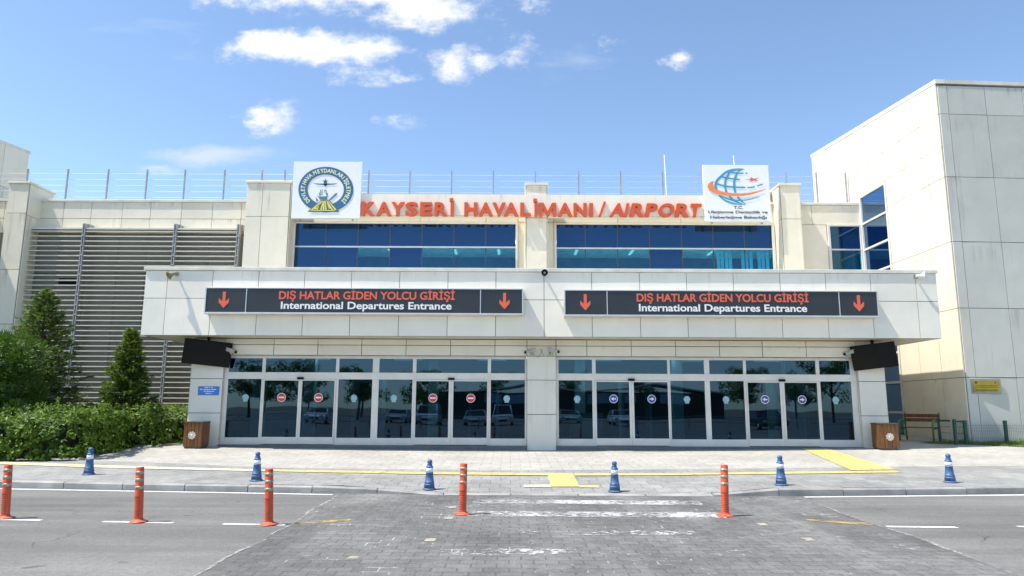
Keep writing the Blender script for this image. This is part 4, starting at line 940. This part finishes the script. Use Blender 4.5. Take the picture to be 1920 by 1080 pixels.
def bench():
    x, y = 13.50, 24.1; z = pav_z(x, y); o = thing('park_bench', (x, y, z), 'green framed bench with wooden slats in the shade beside the tower', 'bench', rz=R(-50))
    b = MB()
    for k in range(3): b.box(-.56, .56, -.22 + k * .15, -.22 + k * .15 + .12, .42, .45, .006)
    local(b, 'seat', M['wood'], o); b = MB()
    for k in range(2): b.box(-.56, .56, .255, .285, .62 + k * .14, .62 + k * .14 + .115, .006)
    local(b, 'backrest', M['wood'], o)
    for s in (-.52, .52):
        b = MB(); b.tube([(s, -.27, 0), (s, -.27, .42), (s, -.25, .58), (s, -.16, .66), (s, -.02, .68), (s, .16, .64), (s, .25, .55), (s, .28, .40), (s, .31, 0)], .028, 10); b.tube([(s, -.26, .40), (s, .28, .40)], .02, 8); b.tube([(s, .27, .42), (s, .30, .92)], .022, 8)
        local(b, 'leg_frame', M['green'], o)
bench()
# traffic cones
def cone(p, label, first=[None], rz=0.0):
    if first[0] is None:
        o = thing('traffic_cone', p, label, 'traffic cone', 'blue traffic cones along the kerb')
        b = MB(); b.lathe([(.135, 0), (.135, .016), (.122, .026), (.09, .034), (.085, .04)], (0, 0, 0), 8); local(b, 'base', M['coneblue'], o)
        pr = [(.128, .034), (.121, .085), (.127, .09), (.127, .10), (.117, .105), (.112, .13), (.118, .135), (.118, .145), (.108, .15), (.086, .30), (.092, .305), (.092, .318), (.080, .322), (.078, .33), (.078, .41), (.086, .415), (.086, .435), (.066, .44), (.060, .47), (.064, .475), (.062, .482), (.045, .485), (.056, .50), (.062, .52), (.056, .545), (.03, .562), (0, .566)]
        pr = [(r_ * .80, z_) for r_, z_ in pr]; b = MB(); b.lathe(pr, (0, 0, 0), 24); local(b, 'cone_body', M['coneblue'], o)
        b = MB(); b.lathe([(.0655, .324), (.0640, .412)], (0, 0, 0), 24); local(b, 'reflective_band', M['conewhite'], o)
        first[0] = o; o.rotation_euler[2] = rz; return o
    o = copy_tree(first[0]); o.location = p; o['label'] = label; o.rotation_euler[2] = rz; return o
cones = [(-8.93, 15.55, 'leftmost blue traffic cone standing in front of the hedge end'), (-5.07, 14.66, 'blue traffic cone just left of the third orange post, second from left'), (-1.57, 14.15, 'blue traffic cone left of the post on the crossing, third from left'),
         (1.97, 14.02, 'blue traffic cone right of the yellow tactile pad by the crossing'), (5.24, 14.3, 'blue traffic cone below the diagonal yellow path'), (8.86, 14.86, 'rightmost blue traffic cone below the tower front')]
for k, (x, y, lb) in enumerate(cones): cone((x, y, pav_z(x, y)), lb, rz=k * .7)
def post(p, label, tilt=0.0, first=[None], rz=0.0):
    if first[0] is None:
        o = thing('flexible_post', p, label, 'bollard', 'orange flexible posts on the road')
        b = MB(); b.lathe([(.128, 0), (.128, .010), (.112, .018), (.078, .028), (.062, .046)], (0, 0, 0), 24); local(b, 'base_flange', M['postorange'], o)
        pr = [(.060, .045)]; z = .06
        while z < .34: pr += [(.060, z), (.055, z + .006), (.055, z + .014), (.060, z + .02)]; z += .026
        pr += [(.058, .36), (.054, .745), (.050, .752), (.044, .752), (.042, .73), (0, .728)]
        b = MB(); b.lathe(pr, (0, 0, 0), 24); local(b, 'post_body', M['postorange'], o)
        for z in (.45, .555, .655):
            b = MB(); r_ = .058 - (z - .36) / .385 * .004; b.lathe([(r_ + .0015, z), (r_ + .001, z + .045)], (0, 0, 0), 24); local(b, 'reflective_band', M['postband'], o)
        first[0] = o; o.rotation_euler = (0, tilt, rz); return o
    o = copy_tree(first[0]); o.location = p; o['label'] = label; o.rotation_euler = (0, tilt, rz); return o
post((-7.27, 10.68, .002), 'leaning orange post cut by the left edge of the picture', R(-3.2))
post((-5.21, 10.40, .002), 'second orange post from the left on a white dash', R(-3.3))
post((-3.33, 10.23, .002), 'orange post at the left edge of the brick crossing', R(-3.0))
post((-.735, 11.23, .008), 'orange post at the left end of the white crossing stripes', R(.7))
post((3.225, 11.18, .008), 'orange post at the right end of the white crossing stripes', R(1.4))

# ------------------------------------------------------------------ fence at the right
scale_about_cam(True)
FN = thing('mesh_fence', (15.5, 20.6, .45), 'low green post and wire mesh fence in front of the tower', 'fence')
YF = 20.62
for x in (12.86, 14.0, 15.9, 17.8):
    b = MB(); b.box(x - .04, x + .04, YF - .04, YF + .04, .35, 1.31, .006); b.build('post', M['darkgreen'], FN)
for x0, x1 in ((12.91, 13.95), (14.05, 15.85), (15.95, 17.75)):
    b = MB(); x = x0
    while x <= x1: b.tube([(x, YF, .50), (x, YF, 1.22)], .0045, 4, False); x += .052
    for z in (.53, .62, .82, 1.02, 1.10, 1.17): b.tube([(x0, YF - .004, z), (x1, YF - .004, z)], .0055, 4, False)
    b.build('wire_mesh', mat('fence_wire', (.30, .32, .30), .5, .3), FN)
G_ = thing('gate_frame', (12.5, 20.9, .42), 'small open dark green gate at the left end of the mesh fence', 'gate')
b = MB(); b.box(12.45, 12.50, 21.2, 21.26, .40, 1.36, .005); b.box(12.62, 12.815, 20.64, 20.68, 1.25, 1.30); b.box(12.54, 12.61, 20.60, 20.68, .40, 1.34, .005); b.box(12.455, 12.505, 20.72, 21.19, 1.27, 1.32); b.build('gate_bar', M['darkgreen'], G_)
b = MB()
for z in (.55, .75, .95, 1.12): b.tube([(12.47, 21.2, z), (12.5, 20.72, z)], .006, 4); b.tube([(12.6, 20.64, z), (12.82, 20.62, z)], .006, 4)
for k in range(6): b.tube([(12.62 + k * .04, 20.63, .5), (12.62 + k * .04, 20.63, 1.25)], .005, 4)
b.build('gate_mesh', M['darkgreen'], G_)

# ------------------------------------------------------------------ plants
scale_about_cam(False)
def leaf(mb, p, n, size, asp=.62):
    n = n.normalized(); a = n.orthogonal().normalized(); q = random.uniform(0, 6.28); t = a * math.cos(q) + n.cross(a) * math.sin(q); s = n.cross(t)
    l, w = size, size * asp; f = n * size * .12
    mb.mesh([p - t * l * .5, p + s * w * .5 + f, p + t * l * .5, p - s * w * .5 + f], [(0, 1, 2), (0, 2, 3)])
def noise3(x, y, z):
    return math.sin(x * 1.7 + 1.3 * math.sin(y * 1.1)) * .4 + math.sin(y * 2.3 + z * 1.9 + x * .7) * .35 + math.sin(z * 3.1 + x * 2.9 - y * 1.3) * .25
def hedge():
    foot = [(-20, 17.9), (-12.6, 17.75), (-10.95, 18.25), (-10.95, 19.6), (-11.05, 20.7), (-10.95, 22.3), (-10.1, 23.4), (-9.95, 27.5), (-20, 27.5)]
    H = thing('hedge', (-14, 21.5, .3), 'thick leafy green hedge at the left of the entrance', 'hedge')
    zt = lambda x, y: 1.34 + .17 * noise3(x * .9, y * .9, 0) + .15 * noise3(x * 2.3, y * 2.1, 4) + .02 * (y - 18)
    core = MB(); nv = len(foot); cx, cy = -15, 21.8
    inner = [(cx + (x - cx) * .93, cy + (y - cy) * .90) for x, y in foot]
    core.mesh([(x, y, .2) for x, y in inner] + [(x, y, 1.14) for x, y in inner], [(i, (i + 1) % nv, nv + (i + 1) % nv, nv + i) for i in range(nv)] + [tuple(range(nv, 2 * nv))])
    core.build('shade_core', M['hedge_core'], H)  # solid core, nearly black to stand for the shade between leaves
    mb = MB()
    for (x0, y0), (x1, y1) in list(zip(foot, foot[1:]))[:7]:
        L_ = math.hypot(x1 - x0, y1 - y0); nx, ny = (y1 - y0) / L_, -(x1 - x0) / L_
        for _ in range(int(L_ * 38)):
            t = random.random(); z = random.random() ** .8; x, y = x0 + (x1 - x0) * t, y0 + (y1 - y0) * t
            zz = .22 + z * (zt(x, y) - .22); out = .24 * noise3(x * 1.3, y * 1.3, zz * 2) + random.uniform(-.16, .14) + .10 * z
            c = Vector((x + nx * out, y + ny * out, zz)); cr = random.uniform(.10, .20)
            for _k in range(random.randint(22, 40)):       # a clump: leaves overlap like shingles and shade what hangs below
                a_, b_ = random.gauss(0, 1), random.gauss(0, 1); d = (Vector((nx, ny, 0)) * abs(random.gauss(.2, .6)) + Vector((-ny, nx, 0)) * a_ + Vector((0, 0, 1)) * (b_ * .8 + .25)).normalized()
                leaf(mb, c + d * cr * random.uniform(.5, 1), d * .7 + Vector((nx, ny, 0)) * .35 + Vector((random.gauss(0, .35), random.gauss(0, .35), .65)), random.uniform(.07, .15))
    k = 0
    while k < 13000:
        x, y = random.uniform(-20, -9.9), random.uniform(17.8, 27.4)
        if y > 21 and random.random() < .35: continue
        ins = False
        for (xa, ya), (xb, yb) in zip(foot, foot[1:] + foot[:1]):
            if (ya > y) != (yb > y) and x < (xb - xa) * (y - ya) / (yb - ya) + xa: ins = not ins
        if not ins: continue
        k += 1; p = Vector((x, y, zt(x, y) - random.random() ** 2 * .2)); leaf(mb, p, Vector((random.gauss(0, .5), random.gauss(-.2, .5), 1)), random.uniform(.07, .14))
    for _ in range(260):     # stray shoots
        x0, y0 = random.uniform(-19, -10.3), random.uniform(17.8, 22.5)
        if x0 > -11.2 and y0 > 18.3: continue
        z0 = zt(x0, y0)
        for q in range(7): leaf(mb, Vector((x0 + random.gauss(0, .03), y0 + random.gauss(0, .03), z0 + q * .035)), Vector((random.gauss(0, 1), random.gauss(-.3, 1), .8)), random.uniform(.06, .10))
    mb.build('foliage', M['hedge'], H)
hedge()
def conifer(x, y, zb, zt, rad, label, name='conifer_tree', mt='needle', n_b=150, dens=1.0, seed=1, droop=.15):
    rnd = random.Random(seed); o = thing(name, (x, y, zb), label, 'tree', 'evergreens behind the hedge'); Hh = zt - zb
    b = MB(); b.tube([(x, y, zb), (x + .03, y, zb + Hh * .5), (x, y, zt - .15)], [.09, .05, .012], 8); b.build('trunk', M['bark'], o)
    fo = MB(); br = MB()
    for k in range(n_b):
        t = (k + rnd.random()) / n_b; t = 1 - (1 - t) ** .85; z = zb + .25 + t * (Hh - .3)
        ln = rad * ((1 - t) ** .8 * rnd.uniform(.72, 1.12) + .05); a = k * 2.399 + rnd.uniform(-.5, .5)
        d = Vector((math.cos(a), math.sin(a), 0)); rise = .45 * t + .08; P = []
        for q in range(7):
            s = q / 6; P.append(Vector((x, y, z)) + d * ln * s + Vector((0, 0, ln * (rise * s - droop * s * s * (1.3 - t) + .10 * s ** 3))))
        br.tube([P[0], P[3], P[6]], [.018 * (1 - t) + .004, .010 * (1 - t) + .003, .002], 4, False)
        side = Vector((-d.y, d.x, 0))
        m_ = int((14 + 34 * (1 - t)) * dens)
        for _ in range(m_):
            s = rnd.random() ** .7; i = min(5, int(s * 6)); p = P[i].lerp(P[i + 1], s * 6 - i)
            w = ln * .34 * (1 - s * .65); off = rnd.uniform(-1, 1)
            p = p + side * w * off + Vector((0, 0, -abs(off) * w * .25 + rnd.gauss(0, .02)))
            dirn = (d * .8 + side * off * .9 + Vector((0, 0, rnd.uniform(-.15, .35)))).normalized()
            sz = rnd.uniform(.08, .16)
            for _k in range(3):
                e = (dirn + Vector((rnd.gauss(0, .35), rnd.gauss(0, .35), rnd.gauss(0, .3)))).normalized(); up = Vector((rnd.gauss(0, .5), rnd.gauss(0, .5), 1)); s2 = e.cross(up).normalized() * sz * .13
                fo.mesh([p - s2, p + s2, p + e * sz + s2 * .4, p + e * sz - s2 * .4], [(0, 1, 2, 3)])
    for q in range(24):
        p = Vector((x, y, zt - .5 + q * .022)); e = Vector((rnd.gauss(0, .5), rnd.gauss(0, .5), .7)).normalized(); s2 = e.orthogonal().normalized() * .012
        fo.mesh([p - s2, p + s2, p + e * .14], [(0, 1, 2)])
    br.build('branch', M['bark'], o); fo.build('crown', M[mt], o); return o
conifer(-15.55, 23.6, .4, 5.42, 1.85, 'tallest conifer, its tip in front of the left slats', seed=3, n_b=210, dens=1.5)
conifer(-12.85, 24.1, .4, 4.18, 1.15, 'slim conifer between the two slat posts left of the doors', seed=5, n_b=160, dens=1.5)
def shrub(x, y, zb, zt, rx, label, seed=2):
    rnd = random.Random(seed); o = thing('evergreen_shrub', (x, y, zb), label, 'shrub', 'evergreens behind the hedge'); H = zt - zb
    b = MB(); fo = MB()
    for k in range(16):
        a = k * 2.4; r_ = rx * rnd.uniform(.2, .75); top_ = Vector((x + math.cos(a) * r_, y + math.sin(a) * r_ * .8, zb + H * rnd.uniform(.55, .95)))
        b.tube([(x, y, zb), ((x + top_.x) / 2, (y + top_.y) / 2, zb + H * .35), top_], [.03, .018, .006], 5, False)
    b.build('stem', M['bark'], o)
    cl = [(x + rnd.uniform(-.8, .8) * rx, y + rnd.uniform(-.8, .8) * rx * .8, zb + H * rnd.uniform(.3, .92), rnd.uniform(.22, .42)) for _ in range(62)]
    for cx, cy, cz, cr in cl:
        if ((cx - x) / rx) ** 2 + ((cz - zb - H * .5) / (H * .55)) ** 2 > 1.05: continue
        for _ in range(300):
            v = Vector((rnd.gauss(0, 1), rnd.gauss(0, 1), rnd.gauss(0, 1))).normalized(); p = Vector((cx, cy, cz)) + v * cr * rnd.uniform(.6, 1.05); e = (v + Vector((rnd.gauss(0, .4), rnd.gauss(0, .4), .5))).normalized(); s2 = e.orthogonal().normalized() * .016; sz = rnd.uniform(.07, .14)
            fo.mesh([p - s2, p + s2, p + e * sz + s2 * .4, p + e * sz - s2 * .4], [(0, 1, 2, 3)])
    fo.build('crown', M['needle2'], o)
shrub(-15.1, 21.3, .4, 3.72, 1.15, 'bushy bright evergreen at the left edge in front of the conifer')
b = MB()       # rough grass at the foot of the tower
ed = lambda x: lerp([(13.2, 23.0), (14.0, 22.3), (14.6, 21.8), (15.3, 21.0), (16.4, 20.0), (22, 18.0)], x)
k = 0
while k < 9000:
    x = random.uniform(13.3, 20); y = random.uniform(18.2, 23.05)
    if y < ed(x) + .15 * noise3(x * 4, 0, 0): continue
    k += 1; z = pav_z(x, y) + .02; h = random.uniform(.05, .14) * (1.5 if x < 14.4 else 1); a = random.uniform(0, 6.28); w = Vector((math.cos(a), math.sin(a), 0)) * .008; ln = Vector((random.gauss(0, .4), random.gauss(0, .4), 1)) * h; p = Vector((x, y, z - .03))
    b.mesh([p - w, p + w, p + ln], [(0, 1, 2)])
tag(b.build('grass', M['grass']), 'rough short grass at the foot of the tower', 'grass', kind='stuff')
b = MB(); xs = [13.2, 14.0, 14.6, 15.3, 16.4, 18, 22, 32]
for a, c in zip(xs, xs[1:]): b.poly([(a, ed(a) + .1, pav_z(a, ed(a) + .1) + .01), (c, ed(c) + .1, pav_z(c, ed(c) + .1) + .01), (c, 23.5, pav_z(c, 23.5) + .02), (a, 23.5, pav_z(a, 23.5) + .02)])
tag(b.build('verge', mat('verge_soil', (.10, .12, .035), .95, var=.35, vs=4)), kind='structure')

# ------------------------------------------------------------------ across the road behind the camera: what the door glass mirrors
def car(x, y, paint, label, van=False):
    o = thing('parked_car' if not van else 'parked_van', (x, y, 0), label, 'car' if not van else 'van', 'cars parked across the road'); L_, w = 4.3, 1.08; h = 1.45 if not van else 1.95
    mp = mat('car_paint_' + label.split()[0], paint, .25, var=.03, spec=.6)
    b = MB()
    side = [(-2.1, .28), (-2.15, .75), (-1.95, .92), (.9, .95), (1.9, .80), (2.12, .62), (2.12, .28)] if not van else [(-2.2, .3), (-2.2, .95), (1.3, 1.0), (2.1, .85), (2.2, .6), (2.2, .3)]
    n = len(side); V_ = []
    for sx, k in ((-1, 1.0), (1, 1.0)): V_ += [(sx * w * (.96 if z > .9 or z < .3 else 1), yy, z) for yy, z in side]
    b.mesh(V_, [tuple(range(n))[::-1], tuple(range(n, 2 * n))] + [(i, (i + 1) % n, n + (i + 1) % n, n + i) for i in range(n)])
    roof_ = (-1.3, .15) if not van else (-2.1, .45)
    b.box(-w * .76, w * .76, roof_[0], roof_[1], h - .07, h, .03)
    for sx in (-1, 1):
        for y0, y1 in (((-1.85, -1.3), (.9, .15)) if not van else ((-2.15, -2.1), (1.2, .45))): b.tube([(sx * w * .93, y0, .93), (sx * w * .75, y1, h - .04)], .05, 6)
    local(b, 'body', mp, o)
    b = MB(); yb0, yb1 = (-1.82, .87) if not van else (-2.12, 1.17)
    b.mesh([(-w * .91, yb0, .94), (w * .91, yb0, .94), (w * .91, yb1, .94), (-w * .91, yb1, .94), (-w * .74, roof_[0] + .02, h - .06), (w * .74, roof_[0] + .02, h - .06), (w * .74, roof_[1] - .02, h - .06), (-w * .74, roof_[1] - .02, h - .06)], [(0, 1, 5, 4), (1, 2, 6, 5), (2, 3, 7, 6), (3, 0, 4, 7)])
    local(b, 'window', M['carglass'], o)
    for sx in (-1, 1):
        for yy in (-1.35, 1.35):
            b = MB(); b.tube([(sx * (w - .2), yy, .31), (sx * (w + .01), yy, .31)], .31, 18); wh = local(b, 'wheel', M['tyre'], o)
            b = MB(); b.tube([(sx * (w + .011), yy, .31), (sx * (w + .02), yy, .31)], .19, 14); b_ = b.build('rim', M['alu']); b_.parent = wh
        b = MB(); b.box(sx * w * .72 - .17, sx * w * .72 + .17, 2.02 if not van else 2.1, 2.15 if not van else 2.22, .60, .75, .03); local(b, 'headlight', M['alu'], o)
    b = MB(); b.box(-.5, .5, 2.08 if not van else 2.16, 2.135 if not van else 2.215, .40, .55, .02); local(b, 'grille', M['black'], o)
car(-18.8, -26, (.80, .80, .78), 'white car mirrored in the right sliding leaf of the leftmost door')
car(-11.3, -27, (.55, .56, .57), 'silver car mirrored low in the side pane left of the second door')
car(-7.9, -26, (.80, .80, .79), 'white van mirrored in the left leaf of the second door', True)
car(-3.8, -26.5, (.50, .51, .50), 'pale grey car mirrored in the right leaf of the second door')
car(-.6, -25.5, (.78, .79, .80), 'tall white van mirrored in the side pane left of the middle pillar', True)
car(6.0, -27, (.62, .63, .63), 'light silver car mirrored in the side pane right of the middle pillar')
car(10.4, -26.5, (.78, .78, .77), 'white saloon mirrored in the left leaf of the third door')
car(25.0, -25, (.66, .66, .66), 'grey white car mirrored in the left leaf of the rightmost door')
car(21.0, -15, (.02, .022, .03), 'black car mirrored large and dark in the panes between the two right doors')
SH = thing('long_hall', (8, -74, 0), 'long low hall with pale roof mirrored above the cars in the doors', 'hall')
b = MB(); b.box(-14, 34, -80, -72, 0, 4.2); b.build('wall', mat('hall_wall', (.06, .055, .05), .8), SH)
b = MB()
for x0, x1 in ((-6, 12), (12.2, 34)): b.prism([(x0, 4.3), ((x0 + x1) / 2, 5.6), (x1, 4.3), (x1, 4.1), ((x0 + x1) / 2, 5.4), (x0, 4.1)], -70.5, -80)
b.build('roof', M['white'], SH)
for x0, x1 in ((-5, -1), (0, 3.4), (13, 16.5), (17.5, 20.5), (24, 29)):
    b = MB(); b.box(x0, x1, -72, -71.93, 2.4, 3.9); b.build('window', mat('hall_window', (.35, .50, .62), .3), SH)
def street_tree(x, y, h, seed, label):
    rnd = random.Random(seed); o = thing('street_tree', (x, y, 0), label, 'tree', 'trees across the road')
    b = MB(); b.tube([(x, y, 0), (x + .1, y, h * .35), (x, y, h * .7)], [.2, .14, .05], 8)
    for k in range(6): a = k * 1.05; b.tube([(x, y, h * .35), (x + math.cos(a) * h * .2, y + math.sin(a) * h * .2, h * .65)], [.09, .03], 5)
    b.build('trunk', M['bark'], o); b = MB()
    for k in range(26):
        c = Vector((x + rnd.gauss(0, h * .17), y + rnd.gauss(0, h * .15), h * rnd.uniform(.36, .92))); r_ = h * rnd.uniform(.09, .16)
        for _ in range(90): v = Vector((rnd.gauss(0, 1), rnd.gauss(0, 1), rnd.gauss(0, 1))).normalized(); leaf(b, c + v * r_ * rnd.uniform(.6, 1), v + Vector((0, 0, .4)), rnd.uniform(.25, .45))
    b.build('crown', M['needle'], o)
for k, (x, y, h) in enumerate([(-62, -70, 8), (-50, -62, 7), (-40, -66, 9), (-31, -60, 8.5), (-22, -58, 7.5), (-12, -66, 7), (-3, -84, 8), (36, -66, 8), (46, -60, 9), (58, -68, 8), (-56, -84, 8.5), (-45, -86, 9), (-36, -82, 8), (-27, -84, 9), (-17, -86, 8), (12, -88, 8.5), (24, -88, 8), (41, -84, 9), (52, -86, 8.5)]): street_tree(x, y, h, 40 + k, 'dark leafy tree mirrored in the door glass')
b = MB()
for k in range(34):
    x = -70 + k * 4.2; b.box(x, x + .08, -12.05, -11.97, 0, 1.0)
for z in (.55, .95): b.box(-70, 72, -12.04, -11.98, z, z + .05)
tag(b.build('guard_rail', M['steel']), 'thin steel guard rail mirrored across the lower door panes', 'railing')
